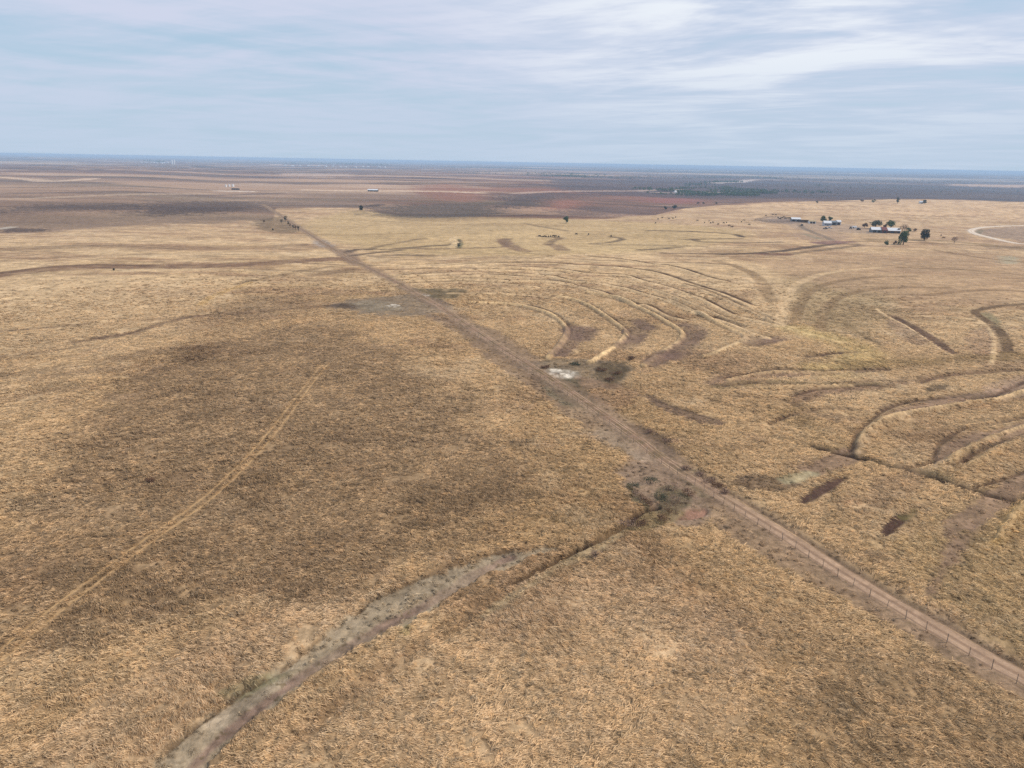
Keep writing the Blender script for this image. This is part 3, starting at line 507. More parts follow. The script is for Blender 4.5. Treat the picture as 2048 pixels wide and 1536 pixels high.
# ------------------------------------------------------------------ materials
def new_mat(name):
    m = bpy.data.materials.new(name); m.use_nodes = True; t = m.node_tree
    b = t.nodes['Principled BSDF']; b.inputs['Roughness'].default_value = 0.95
    b.inputs['Specular IOR Level'].default_value = 0.1
    return m, t, b
def noise_n(t, scale, detail=4, rough=0.55, vec=None, dist=0.0):
    n = N(t, 'ShaderNodeTexNoise'); n.inputs['Scale'].default_value = scale; n.inputs['Detail'].default_value = detail
    n.inputs['Roughness'].default_value = rough; n.inputs['Distortion'].default_value = dist
    if vec is not None: L(t, vec, n.inputs['Vector'])
    return n.outputs['Fac']
def simple_mat(name, c, rough=0.8, var=0.25, scale=3.0, metal=0.0):
    m, t, b = new_mat(name); g = N(t, 'ShaderNodeNewGeometry')
    v = maprange(t, noise_n(t, scale, 5, 0.6, g.outputs['Position']), 0.3, 0.7, 1 - var, 1 + var, False)
    L(t, mix_c(t, 1.0, tuple(c), v, 'MULTIPLY'), b.inputs['Base Color']); b.inputs['Roughness'].default_value = rough; b.inputs['Metallic'].default_value = metal
    return m

mat_ground, t, b = new_mat('prairie_ground')
ac = N(t, 'ShaderNodeAttribute', attribute_name='cover'); gp = N(t, 'ShaderNodeNewGeometry')
v1 = maprange(t, noise_n(t, 0.9, 5, 0.65, gp.outputs['Position'], 0.6), 0.28, 0.72, 0.62, 1.42, False)
v2 = maprange(t, noise_n(t, 0.16, 5, 0.6, gp.outputs['Position'], 0.4), 0.3, 0.7, 0.72, 1.28, False)
v3 = maprange(t, noise_n(t, 0.012, 6, 0.65, gp.outputs['Position']), 0.3, 0.7, 0.86, 1.14, False)
vv = math_n(t, 'MULTIPLY', math_n(t, 'MULTIPLY', v1, v2), v3)
L(t, mix_c(t, 1.0, ac.outputs['Color'], vv, 'MULTIPLY'), b.inputs['Base Color'])
bp = N(t, 'ShaderNodeBump'); bp.inputs['Strength'].default_value = 0.7; bp.inputs['Distance'].default_value = 0.5
L(t, noise_n(t, 0.8, 5, 0.7, gp.outputs['Position'], 0.5), bp.inputs['Height']); L(t, bp.outputs[0], b.inputs['Normal'])

mat_grass, t, b = new_mat('dry_grass')
ac = N(t, 'ShaderNodeAttribute', attribute_name='cover'); gp = N(t, 'ShaderNodeNewGeometry')
v1 = maprange(t, noise_n(t, 0.35, 4, 0.6, gp.outputs['Position']), 0.3, 0.7, 0.85, 1.15, False)
gcol = mix_c(t, 1.0, ac.outputs['Color'], v1, 'MULTIPLY'); L(t, gcol, b.inputs['Base Color'])
tr_ = N(t, 'ShaderNodeBsdfTranslucent'); L(t, gcol, tr_.inputs[0]); ms = N(t, 'ShaderNodeMixShader'); ms.inputs[0].default_value = 0.25
L(t, b.outputs[0], ms.inputs[1]); L(t, tr_.outputs[0], ms.inputs[2]); L(t, ms.outputs[0], t.nodes['Material Output'].inputs['Surface'])

def road_mat(name, c, ruts, rutc, w, old=None):
    m, t, b = new_mat(name); gp = N(t, 'ShaderNodeNewGeometry'); au = N(t, 'ShaderNodeAttribute', attribute_name='across')
    k = None
    for u in ruts:
        d = math_n(t, 'ABSOLUTE', math_n(t, 'SUBTRACT', au.outputs['Fac'], u)); q = maprange(t, d, w * 0.4, w, 1.0, 0.0)
        k = q if k is None else math_n(t, 'MAXIMUM', k, q)
    nz = noise_n(t, 0.5, 6, 0.65, gp.outputs['Position'], 0.5); k = math_n(t, 'MULTIPLY', k, maprange(t, nz, 0.25, 0.6, 0.5, 1.0))
    base = mix_c(t, k, tuple(c), tuple(rutc))
    if old is not None:                       # older, weedier stretch with thin twin ruts
        ar = N(t, 'ShaderNodeAttribute', attribute_name='reach'); k2 = None
        for u in (-0.85, -0.45, 0.35, 0.8):
            q = maprange(t, math_n(t, 'ABSOLUTE', math_n(t, 'SUBTRACT', au.outputs['Fac'], u)), 0.04, 0.14, 1.0, 0.0)
            k2 = q if k2 is None else math_n(t, 'MAXIMUM', k2, q)
        k2 = math_n(t, 'MULTIPLY', k2, maprange(t, noise_n(t, 0.13, 4, 0.6, gp.outputs['Position']), 0.35, 0.6, 0.2, 1.0))
        b2 = mix_c(t, maprange(t, noise_n(t, 0.22, 5, 0.65, gp.outputs['Position']), 0.38, 0.62), tuple(old[0]), tuple(old[1]))
        base = mix_c(t, maprange(t, ar.outputs['Fac'], old[2], old[3]), base, mix_c(t, k2, b2, tuple(rutc)))
    v = math_n(t, 'MULTIPLY', maprange(t, nz, 0.3, 0.7, 0.8, 1.18, False), maprange(t, noise_n(t, 3.0, 4, 0.7, gp.outputs['Position']), 0.3, 0.7, 0.85, 1.15, False))
    L(t, mix_c(t, 1.0, base, v, 'MULTIPLY'), b.inputs['Base Color'])
    return m

# ------------------------------------------------------------------ ground sheet
dph = R(0.09)
phis = np.concatenate([np.linspace(-np.pi, -R(50), 70, endpoint=False), np.arange(-R(50), R(50), dph), np.linspace(R(50), np.pi, 70)])
dep = np.concatenate([np.linspace(88, 52, 14, endpoint=False), np.arange(52, 12, -0.09), np.arange(12, 2.5, -0.032), np.arange(2.5, 0.4, -0.02), np.linspace(0.4, 0.078, 60)])
radii = CAM_H / np.tan(np.radians(dep)); NR, NP_ = len(radii), len(phis)
PH, RR = np.meshgrid(phis, radii)
gx, gy = (RR * np.sin(PH)).ravel(), (RR * np.cos(PH)).ravel()
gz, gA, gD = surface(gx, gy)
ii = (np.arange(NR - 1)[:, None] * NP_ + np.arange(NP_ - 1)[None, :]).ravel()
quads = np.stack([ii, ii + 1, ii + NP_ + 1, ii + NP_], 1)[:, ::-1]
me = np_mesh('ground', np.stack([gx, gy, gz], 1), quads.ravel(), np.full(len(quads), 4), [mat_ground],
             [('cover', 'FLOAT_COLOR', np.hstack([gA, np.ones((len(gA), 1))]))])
ground = link_mesh('ground', me); tag(ground, 'rolling dry prairie ground with faint contour terraces', 'ground', kind='structure')
GZ = gz.reshape(NR, NP_); GA = gA.reshape(NR, NP_, 3); GD = gD.reshape(NR, NP_)
def ground_at(x, y, what='z'):
    r = np.hypot(x, y); p = np.arctan2(x, y)
    fi = np.clip(np.interp(r, radii, np.arange(NR)), 0, NR - 1.001); fj = np.clip(np.interp(p, phis, np.arange(NP_)), 0, NP_ - 1.001)
    i = fi.astype(int); j = fj.astype(int); a = fi - i; c = fj - j
    T = {'z': GZ, 'c': GA, 'd': GD}[what]
    if T.ndim == 3: a = a[:, None]; c = c[:, None]
    return (T[i, j] * (1 - a) + T[i + 1, j] * a) * (1 - c) + (T[i, j + 1] * (1 - a) + T[i + 1, j + 1] * a) * c
def gpt(px, py):
    p = at([(px, py)])[0]; return Vector((p[0], p[1], float(ground_at(p[:1], p[1:2])[0])))

def resample(P, step):
    d = np.concatenate([[0], np.cumsum(np.hypot(*np.diff(P, axis=0).T))]); s = np.arange(0, d[-1], step)
    return np.stack([np.interp(s, d, P[:, 0]), np.interp(s, d, P[:, 1])], 1)
def strip(name, P, width, n, lift, mat, label, offs=(0.0,), step=1.2, rag=0.3, cat='road'):
    P = resample(P, step); T = np.gradient(P, axis=0); T /= np.hypot(T[:, 0], T[:, 1])[:, None]; Nn = np.stack([T[:, 1], -T[:, 0]], 1)
    Vs, Fs, Us, Al = [], [], [], []; base = 0
    for o in offs:
        u = np.linspace(-1, 1, n)
        wob = fbm(P[:, 0], P[:, 1], 7.0, 3, 0.6, 131 + o) * rag; wob2 = fbm(P[:, 0], P[:, 1], 6.0, 3, 0.6, 151 + o) * rag
        cross = o + u[None, :] * width * 0.5 + np.where(u[None, :] < -0.99, wob[:, None], 0) + np.where(u[None, :] > 0.99, wob2[:, None], 0)
        X = P[:, 0:1] + Nn[:, 0:1] * cross; Y = P[:, 1:2] + Nn[:, 1:2] * cross
        Z = ground_at(X.ravel(), Y.ravel()) + lift
        Z = Z.reshape(X.shape); Z[:, 0] -= lift * 1.3; Z[:, -1] -= lift * 1.3
        Vs.append(np.stack([X.ravel(), Y.ravel(), Z.ravel()], 1)); Us.append(np.tile(u, len(P))); Al.append(np.repeat(np.hypot(P[:, 0], P[:, 1]), n))
        i = (np.arange(len(P) - 1)[:, None] * n + np.arange(n - 1)[None, :]).ravel() + base
        Fs.append(np.stack([i, i + n, i + n + 1, i + 1], 1)[:, ::-1]); base += len(P) * n
    F = np.vstack(Fs)
    me = np_mesh(name, np.vstack(Vs), F.ravel(), np.full(len(F), 4), [mat], [('across', 'FLOAT', np.concatenate(Us)), ('reach', 'FLOAT', np.concatenate(Al))])
    if me.polygons[0].normal.z < 0: me.flip_normals()
    return tag(link_mesh(name, me), label, cat, kind='structure')
strip('dirt_road', ROAD3, 3.2, 15, 0.05, road_mat('packed_dirt', lin(138, 112, 91), (-0.5, 0.5), lin(166, 138, 113), 0.42, (lin(132, 106, 86), lin(108, 90, 66), 112, 150)),
      'long straight pale dirt road running along the wire fence', step=1.0)
strip('two_track_path', TRACK3, 0.36, 3, 0.05, road_mat('track_earth', lin(154, 124, 88), (0.0,), lin(174, 142, 100), 0.8),
      'faint pair of wheel ruts crossing the brown slope', offs=(-0.85, 0.85), step=0.8, rag=0.12, cat='path')
strip('gravel_road', GRAVEL3, 7.0, 7, 0.14, road_mat('road_gravel', lin(186, 166, 146), (-0.4, 0.4), lin(212, 196, 176), 0.4),
      'pale gravel road bending sharply past the farmstead', step=2.0, rag=0.5)

# ------------------------------------------------------------------ grass strands (uncountable)
RMAX = 430.0
def scatter_clumps():
    out = []
    for r0, r1, s in ((46, 90, 0.85), (90, 140, 0.95), (140, 200, 1.15), (200, 270, 1.45), (270, 340, 1.8), (340, RMAX, 2.2)):
        half = R(48) if r0 < 100 else R(42)
        area = half * (r1 * r1 - r0 * r0); n = int(area * 3.0 / (s * s))
        r = np.sqrt(rng.uniform(r0 * r0, r1 * r1, n)); p = rng.uniform(-half, half, n)
        out.append(np.stack([r * np.sin(p), r * np.cos(p), np.full(n, s)], 1))
    return np.vstack(out)
C_ = scatter_clumps()
dens = ground_at(C_[:, 0], C_[:, 1], 'd'); rr_ = np.hypot(C_[:, 0], C_[:, 1])
keep = rng.uniform(0, 1, len(C_)) < np.clip(dens * dens * 1.1, 0.0, 1) * (1 - sstep(rr_, RMAX * 0.6, RMAX))
keep &= dens > 0.12
C_ = C_[keep]; K = 12
cs = C_[:, 2]; ch = rng.uniform(0.6, 1.25, len(C_)) * (0.65 + 0.35 * dens[keep]) * (0.95 + 0.5 * fbm(C_[:, 0], C_[:, 1], 18.0, 3, 0.6, 191.0)).clip(0.5, 1.5)
ctint = rng.lognormal(0.0, 0.2, len(C_)) * (1 + 0.28 * fbm(C_[:, 0], C_[:, 1], 7.0, 3, 0.6, 181.0)); cwarm = rng.normal(0, 0.022, len(C_))
cx_ = np.repeat(C_[:, 0], K); cy_ = np.repeat(C_[:, 1], K); s_ = np.repeat(cs, K); h_ = np.repeat(ch, K) * rng.uniform(0.7, 1.2, len(cx_))
flow = 1.7 * fbm(cx_, cy_, 30.0, 3, 0.6, 171.0) - 0.25
own = np.repeat(rng.normal(0, 0.28, len(C_)), K)
th = flow + own + rng.normal(0, 0.42, len(cx_))
jr = np.abs(rng.normal(0, 0.24, len(cx_))) * s_ ** 0.9; ja = rng.uniform(0, 2 * np.pi, len(cx_))
bx = cx_ + jr * np.cos(ja); by = cy_ + jr * np.sin(ja)
bz = ground_at(bx, by) - 0.03
Ln = 1.25 * h_ * s_ ** 0.3; wd = rng.uniform(0.05, 0.10, len(cx_)) * s_ ** 1.2
dx, dy = np.cos(th), np.sin(th); lean = rng.uniform(0.55, 1.15, len(cx_))
mx = bx + dx * Ln * 0.40 * lean; my = by + dy * Ln * 0.40 * lean; lo_ = 1 - 0.4 * sstep(np.hypot(cx_, cy_), 110, 260)
mz = bz + h_ * lo_ * 0.34 * rng.uniform(0.7, 1.15, len(cx_))
tx = bx + dx * Ln * 0.95 * lean + rng.normal(0, 0.06, len(cx_)) * s_; ty = by + dy * Ln * 0.95 * lean; tz = bz + h_ * lo_ * rng.uniform(0.08, 0.38, len(cx_))
nx, ny_ = -dy, dx
M_ = len(cx_); V = np.empty((M_, 5, 3), np.float32)
V[:, 0] = np.stack([bx - nx * wd * 0.5, by - ny_ * wd * 0.5, bz], 1); V[:, 1] = np.stack([bx + nx * wd * 0.5, by + ny_ * wd * 0.5, bz], 1)
V[:, 2] = np.stack([mx + nx * wd * 0.55, my + ny_ * wd * 0.55, mz + 0.02], 1); V[:, 3] = np.stack([mx - nx * wd * 0.55, my - ny_ * wd * 0.55, mz - 0.02], 1)
V[:, 4] = np.stack([tx, ty, tz], 1)
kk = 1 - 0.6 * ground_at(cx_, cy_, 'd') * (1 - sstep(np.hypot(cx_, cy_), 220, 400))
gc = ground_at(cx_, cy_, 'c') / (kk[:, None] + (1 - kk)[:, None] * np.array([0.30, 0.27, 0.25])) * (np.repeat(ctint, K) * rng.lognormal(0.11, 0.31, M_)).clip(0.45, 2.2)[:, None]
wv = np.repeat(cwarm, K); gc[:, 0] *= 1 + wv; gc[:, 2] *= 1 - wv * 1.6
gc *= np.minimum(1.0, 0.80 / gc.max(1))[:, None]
cols = np.ones((M_, 5, 4), np.float32); cols[:, :, :3] = gc[:, None, :]
o5 = (np.arange(M_) * 5)[:, None]
flat = np.hstack([o5 + np.array([0, 1, 2, 3]), o5 + np.array([3, 2, 4])]).ravel()
cnt = np.tile([4, 3], M_)
gme = np_mesh('grass', V.reshape(-1, 3), flat, cnt, [mat_grass], [('cover', 'FLOAT_COLOR', cols.reshape(-1, 4))], smooth=False)
tag(link_mesh('grass', gme), 'matted dry golden prairie grass covering the near slopes', 'grass', kind='stuff')
print('strands', M_)

# ------------------------------------------------------------------ mesh builders for the objects
class MB:
    def __init__(self): self.bm = bmesh.new()
    def box(self, x0, x1, y0, y1, z0, z1, rz=0.0, c=(0, 0, 0)):
        M = Matrix.Translation(c) @ Matrix.Rotation(rz, 4, 'Z') @ Matrix.Translation(((x0 + x1) / 2, (y0 + y1) / 2, (z0 + z1) / 2)) @ Matrix.Diagonal((x1 - x0, y1 - y0, z1 - z0, 1))
        bmesh.ops.create_cube(self.bm, size=1, matrix=M); return self
    def poly(self, pts, faces):
        vs = [self.bm.verts.new(p) for p in pts]
        for f in faces: self.bm.faces.new([vs[i] for i in f])
        return self
    def tube(self, pts, radii, seg=7):
        pts = [Vector(p) for p in pts]; rings = []
        for i, p in enumerate(pts):
            d = (pts[min(i + 1, len(pts) - 1)] - pts[max(i - 1, 0)]).normalized()
            a = d.orthogonal().normalized(); b_ = d.cross(a)
            rings.append([self.bm.verts.new(p + (a * math.cos(k * 2 * math.pi / seg) + b_ * math.sin(k * 2 * math.pi / seg)) * radii[i]) for k in range(seg)])
        for r0, r1 in zip(rings[:-1], rings[1:]):
            for k in range(seg): self.bm.faces.new((r0[k], r0[(k + 1) % seg], r1[(k + 1) % seg], r1[k]))
        self.bm.faces.new(rings[0][::-1]); self.bm.faces.new(rings[-1]); return self
    def disc_wheel(self, c, r, w, seg=14):
        return self.tube([(c[0], c[1] - w / 2, c[2]), (c[0], c[1] + w / 2, c[2])], [r, r], seg)
    def build(self, name, mat, parent=None, smooth=False):
        bmesh.ops.recalc_face_normals(self.bm, faces=self.bm.faces)
        me = bpy.data.meshes.new(name); self.bm.to_mesh(me); self.bm.free(); me.materials.append(mat)
        if smooth: me.polygons.foreach_set('use_smooth', [True] * len(me.polygons))
        return link_mesh(name, me, parent)
def copy_tree(o, parent=None):
    c = o.copy(); col.objects.link(c)
    if parent is not None: c.parent = parent
    for ch in list(o.children): copy_tree(ch, c)
    return c

M_post = simple_mat('weathered_post', lin(138, 122, 106), 0.9, 0.3, 4); M_wire = simple_mat('fence_wire', lin(150, 145, 140), 0.5, 0.1, 2, 0.6)
M_white = simple_mat('white_paint', (0.74, 0.74, 0.73), 0.6, 0.06, 0.7); M_whiteroof = simple_mat('white_metal_roof', (0.62, 0.62, 0.63), 0.5, 0.05, 0.6)
M_grey = simple_mat('grey_metal_siding', (0.17, 0.19, 0.21), 0.6, 0.12, 0.8); M_greylt = simple_mat('light_grey_siding', (0.50, 0.53, 0.58), 0.6, 0.08, 0.8)
M_dark = simple_mat('dark_interior', (0.035, 0.035, 0.04), 0.9, 0.2, 1); M_red = simple_mat('faded_red_roof', lin(112, 70, 68), 0.8, 0.15, 0.8)
M_brown = simple_mat('brown_boards', lin(96, 76, 62), 0.9, 0.2, 1.2); M_tan = simple_mat('tan_roof', lin(170, 150, 120), 0.8, 0.12, 0.8)
M_rubber = simple_mat('tyre_rubber', (0.03, 0.03, 0.03), 0.9, 0.1, 5); M_glass = simple_mat('window_glass', (0.05, 0.06, 0.08), 0.15, 0.05, 1)
M_truckw = simple_mat('white_truck_paint', (0.62, 0.63, 0.65), 0.35, 0.05, 1); M_truckd = simple_mat('dark_truck_paint', (0.04, 0.045, 0.06), 0.35, 0.05, 1)
M_tract = simple_mat('tractor_paint', (0.10, 0.07, 0.05), 0.5, 0.2, 1)
M_cow = simple_mat('black_hide', (0.018, 0.016, 0.015), 0.85, 0.3, 3); M_cowb = simple_mat('brown_hide', lin(84, 52, 36), 0.85, 0.3, 3)
M_bark = simple_mat('tree_bark', lin(82, 66, 54), 0.95, 0.3, 3); M_barkg = simple_mat('grey_bark', lin(122, 106, 96), 0.95, 0.3, 3)
def leaf_mat(name, c, c2):
    m, t, b = new_mat(name); g = N(t, 'ShaderNodeNewGeometry'); a = N(t, 'ShaderNodeAttribute', attribute_name='leaf')
    f = math_n(t, 'ADD', math_n(t, 'MULTIPLY', a.outputs['Fac'], 0.6), math_n(t, 'MULTIPLY', noise_n(t, 0.6, 3, 0.6, g.outputs['Position']), 0.5), clamp=True)
    L(t, mix_c(t, f, tuple(c), tuple(c2)), b.inputs['Base Color']); b.inputs['Roughness'].default_value = 0.7
    return m
L_dark = leaf_mat('dark_green_leaves', (0.024, 0.056, 0.018), (0.07, 0.12, 0.042)); L_green = leaf_mat('green_leaves', (0.036, 0.068, 0.02), (0.10, 0.14, 0.05))
L_grey = leaf_mat('grey_green_leaves', (0.035, 0.045, 0.028), (0.095, 0.105, 0.065)); L_brown = leaf_mat('brown_leaves', lin(84, 60, 46), lin(128, 98, 76))
L_blk = leaf_mat('cedar_needles', (0.010, 0.016, 0.009), (0.030, 0.040, 0.020)); L_pink = leaf_mat('dry_twigs', lin(112, 88, 76), lin(160, 132, 112))

# ------------------------------------------------------------------ fence along the road (line of posts, four wires)
FP = resample(FENCE3, 2.9); FP = FP[(np.hypot(FP[:, 0], FP[:, 1]) > 50)][:96]
fz = ground_at(FP[:, 0], FP[:, 1])
fence = empty('wire_fence', (float(FP[0, 0]), float(FP[0, 1]), float(fz[0])))
tag(fence, 'long barbed wire fence on weathered posts beside the straight dirt road', 'fence')
forg = Vector(fence.location)
pm = []
for k in range(4):
    mb = MB(); j = rng.normal(0, 0.03, 4); hh = 1.35 + 0.06 * k; rad = 0.042 + 0.012 * (k % 2)
    mb.tube([(0, 0, -0.35), (j[0], j[1], hh * 0.5), (j[2], j[3], hh)], [rad, rad * 0.95, rad * 0.85], 7)
    o = mb.build('post', M_post, fence); pm.append(o)
for i, (x, y) in enumerate(FP):
    o = pm[i] if i < 4 else pm[i % 4].copy()
    if i >= 4: col.objects.link(o); o.parent = fence
    o.location = (x - forg.x, y - forg.y, float(fz[i]) - forg.z); o.rotation_euler = (rng.normal(0, 0.03), rng.normal(0, 0.03), rng.uniform(0, 6))
for h_w in (0.35, 0.62, 0.90, 1.18):
    mb = MB(); pts = []
    for i in range(len(FP)):
        pts.append((FP[i, 0] - forg.x, FP[i, 1] - forg.y, float(fz[i]) - forg.z + h_w))
        if i + 1 < len(FP): pts.append(((FP[i, 0] + FP[i + 1, 0]) / 2 - forg.x, (FP[i, 1] + FP[i + 1, 1]) / 2 - forg.y, (float(fz[i]) + float(fz[i + 1])) / 2 - forg.z + h_w - 0.03))
    mb.tube(pts, [0.006] * len(pts), 4).build('wire', M_wire, fence)

# ------------------------------------------------------------------ trees
def trunk_mb(h, r, seed, limbs=6, spread=0.45, top=0.85):
    rg = np.random.default_rng(seed); mb = MB(); lean = rg.normal(0, 0.04, 2) * h
    P = [(0, 0, -0.4), (lean[0] * .3, lean[1] * .3, h * 0.25), (lean[0] * .7, lean[1] * .7, h * 0.55), (lean[0], lean[1], h * top)]
    mb.tube(P, [r * 1.25, r, r * 0.65, r * 0.2], 8)
    for k in range(limbs):
        a = k * 2.4 + rg.uniform(0, 1); t = rg.uniform(0.22, 0.6); z0 = h * t
        bx_, by_ = lean[0] * t, lean[1] * t; L_ = h * spread * rg.uniform(0.6, 1.0)
        q = [(bx_, by_, z0), (bx_ + math.cos(a) * L_ * .5, by_ + math.sin(a) * L_ * .5, z0 + L_ * 0.45), (bx_ + math.cos(a) * L_, by_ + math.sin(a) * L_, z0 + L_ * rg.uniform(0.6, 1.1))]
        mb.tube(q, [r * 0.5, r * 0.32, r * 0.08], 6)
        for s_k in (-0.5, 0.6):
            b2 = Vector(q[1]); a2 = a + s_k
            mb.tube([b2, b2 + Vector((math.cos(a2), math.sin(a2), 0.8)) * L_ * 0.45], [r * 0.25, r * 0.05], 5)
    return mb
def crown_mesh(h, w, seed, n=1500, leaf=0.34, blobs=11, zlo=0.28, mat=L_green, hollow=0.55):
    rg = np.random.default_rng(seed); ctr = []
    for k in range(blobs):
        a = rg.uniform(0, 6.28); q = rg.uniform(0.1, 1) ** 0.6; zz_ = rg.uniform(zlo + 0.14, 0.86)
        env = math.sqrt(max(0.06, 1 - ((zz_ - 0.55) / 0.5) ** 2)); rad = rg.uniform(0.16, 0.27) * w
        ctr.append((math.cos(a) * q * env * (w / 2 - rad * 0.7), math.sin(a) * q * env * (w / 2 - rad * 0.7), zz_ * h, rad))
    ctr = np.array(ctr); pk = rg.integers(0, blobs, n); d = rg.normal(size=(n, 3)); d /= np.linalg.norm(d, axis=1)[:, None]
    q = rg.uniform(hollow ** 3, 1.15, n) ** (1 / 3.0)
    P = ctr[pk, :3] + d * (q * ctr[pk, 3])[:, None] * np.array([1, 1, min(1.0, 0.9 * h / w)])
    P[:, 2] = np.clip(P[:, 2], zlo * h * rg.uniform(0.8, 1.2, n), h * 1.02)
    nn = d + rg.normal(0, 0.5, (n, 3)); nn /= np.linalg.norm(nn, axis=1)[:, None]
    t1 = np.cross(nn, rg.normal(size=(n, 3))); t1 /= np.linalg.norm(t1, axis=1)[:, None]; t2 = np.cross(nn, t1)
    s = leaf * rg.uniform(0.6, 1.3, n)[:, None]
    V = np.stack([P - t1 * s, P + t2 * s * 0.6, P + t1 * s, P - t2 * s * 0.6], 1).reshape(-1, 3)
    sh = np.repeat((rg.normal(0.5, 0.2, blobs)[pk] + rg.normal(0, 0.2, n)).clip(0, 1), 4)
    return np_mesh('crown', V, np.arange(4 * n), np.full(n, 4), [mat], [('leaf', 'FLOAT', sh)], smooth=False)
def px_scale(p):        # metres per photo pixel at a point
    return (Vector(p) - Vector((0, 0, CAM_H))).dot(Fv) / FPX
def tree(name, px, py, hpx, wpx, mat, label, group=None, cat='tree', zlo=0.25, n=1500, bark=M_bark, blobs=11, limbs=6, leaf=None, seed=None, tr=None, parent_h=None):
    p = gpt(px, py); k = px_scale(p); h, w = hpx * k * 1.02, wpx * k
    sd_ = seed if seed is not None else int(px * 7 + py)
    root = empty(name, p, random.uniform(0, 6.28)); tag(root, label, cat, group)
    trunk_mb(h, (tr or max(0.10, h * 0.03)), sd_, limbs).build('trunk', bark, root, True)
    link_mesh('crown', crown_mesh(h, w, sd_ + 1, n, leaf or max(0.16, min(0.42, w * 0.05)), blobs, zlo, mat), root)
    return root
def bare_tree(name, px, py, hpx, label, group=None, bark=M_barkg, twigs=L_pink, wpx=None):
    p = gpt(px, py); k = px_scale(p); h = hpx * k; root = empty(name, p, random.uniform(0, 6)); tag(root, label, 'tree', group)
    trunk_mb(h, max(0.1, h * 0.028), int(px), 9, 0.5, 0.95).build('trunk', bark, root, True)
    link_mesh('crown', crown_mesh(h, (wpx or hpx) * k, int(px) + 3, 420, min(0.22, h * 0.05), 12, 0.14, twigs, 0.2), root)
    return root
tree('shade_tree', 1646, 446.5, 15, 13, L_dark, 'dark green tree behind the white-roofed farmhouse at its near corner')
tree('shade_tree', 1659, 446.5, 14, 10, L_dark, 'narrower dark tree between the farmhouse and the dark grey shed')
tree('small_tree', 1729, 456.5, 11, 11, L_brown, 'round brown-leaved tree west of the long white barn')
tree('shade_tree', 1750, 458, 17, 25, L_grey, 'wide grey-green tree behind the long white-roofed barn', n=1900, blobs=15)
tree('shade_tree', 1781, 459, 18, 20, L_green, 'bushy green tree behind the red gabled barn', n=1800, blobs=13)
tree('small_tree', 1769, 459, 11, 8, L_brown, 'thin brown tree squeezed between the two leafy trees behind the barns')
bare_tree('bare_tree', 1804, 464, 17, 'leafless grey tree at the east end of the white barn')
bare_tree('bare_tree', 1812, 462, 13, 'smaller leafless tree beside the low green shrub')
tree('low_shrub', 1818, 464, 8, 12, L_green, 'low green shrub just east of the bare grey trees', cat='shrub', zlo=0.05, n=700)
tree('low_shrub', 1830, 463, 6, 10, L_brown, 'low brownish shrub behind the lone dark tree', cat='shrub', zlo=0.05, n=500)
tree('large_tree', 1806, 489.5, 28, 22, L_dark, 'tallest dark green tree standing below the barns', n=2400, blobs=16, zlo=0.12)
tree('large_tree', 1848, 481.5, 22, 20, L_blk, 'compact dark round tree alone east of the barns', n=2000, blobs=14, zlo=0.16)
tree('round_shrub', 1772, 490, 10, 12, L_green, 'round green shrub in the grass below the barns', cat='shrub', zlo=0.06, n=900)
tree('round_shrub', 1789, 489, 9, 9, L_brown, 'brown shrub touching the tallest dark tree', cat='shrub', zlo=0.06, n=700)
tree('round_shrub', 1798, 490, 10, 9, L_green, 'pale green shrub at the foot of the tallest dark tree', cat='shrub', zlo=0.06, n=700)
bare_tree('dry_shrub', 1908, 487, 14, 'pinkish dry shrub between the round dark tree and the road bend')
tree('ridge_tree', 1795, 407, 12, 9, L_grey, 'upright tree alone on the ridge above the farmstead', zlo=0.1)
tree('ridge_tree', 1849, 407.5, 8, 9, L_blk, 'dark tree beside the little white house on the ridge', zlo=0.1)
tree('ridge_shrub', 1634, 407, 6, 6, L_blk, 'small dark shrub on the pasture rim above the cattle shed', cat='shrub', zlo=0.05, n=500)
tree('ridge_shrub', 1724, 404, 5, 8, L_brown, 'brown shrub on the rim left of the ridge tree', cat='shrub', zlo=0.05, n=500)
tree('ridge_shrub', 1747, 405, 6, 9, L_green, 'green shrub on the rim next to the ridge tree', cat='shrub', zlo=0.05, n=500)
tree('lone_tree', 1132, 446.5, 15, 12, L_green, 'solitary green tree in the middle of the golden pasture', zlo=0.15, n=1500)
tree('cedar_tree', 722, 420.5, 10, 9, L_blk, 'single dark cedar on the pasture rim right of the dirt road', zlo=0.08)
tree('cedar_tree', 1348, 418.5, 8, 13, L_blk, 'wide dark cedar clump on the rim edge', zlo=0.05, n=1600, blobs=13)
tree('cedar_tree', 1331, 419, 6, 8, L_blk, 'smaller dark cedar just left of the wide clump', zlo=0.05)
for i, (a, lab) in enumerate(((1396, 'first of three tiny dark cedars along the rim'), (1407, 'middle of three tiny dark cedars along the rim'), (1433, 'last of three tiny dark cedars along the rim'))):
    tree('cedar_tree', a, 408.5, 4.5, 7, L_blk, lab, 'tiny cedars on the rim', zlo=0.05, n=400)
RT = [(571, 443, 11, 10, L_blk, 'tallest leafy tree at the head of the road clump'), (563, 447, 9, 6, L_blk, 'dark tree leaning against the tallest road tree'), (576, 450, 8, 6, L_blk, 'thin dark tree below the tallest road tree'),
      (581, 455, 9, 6, L_brown, 'brown tree in the middle of the road clump'), (586, 458, 8, 5, L_blk, 'narrow dark tree beside the brown road tree'), (591, 459, 10, 6, L_brown, 'upright brownish tree near the end of the road clump'),
      (597, 463, 12, 6, L_blk, 'slim dark tree ending the road clump'), (546, 462, 6, 4, L_blk, 'small stunted tree in the dark patch left of the road'), (528, 446, 7, 5, L_brown, 'small brown tree standing apart at the dark patch edge')]
for q in RT: tree('roadside_tree', q[0], q[1], q[2], q[3], q[4], q[5], 'trees where the dirt road leaves the pasture', zlo=0.2, n=500, blobs=7, limbs=4)
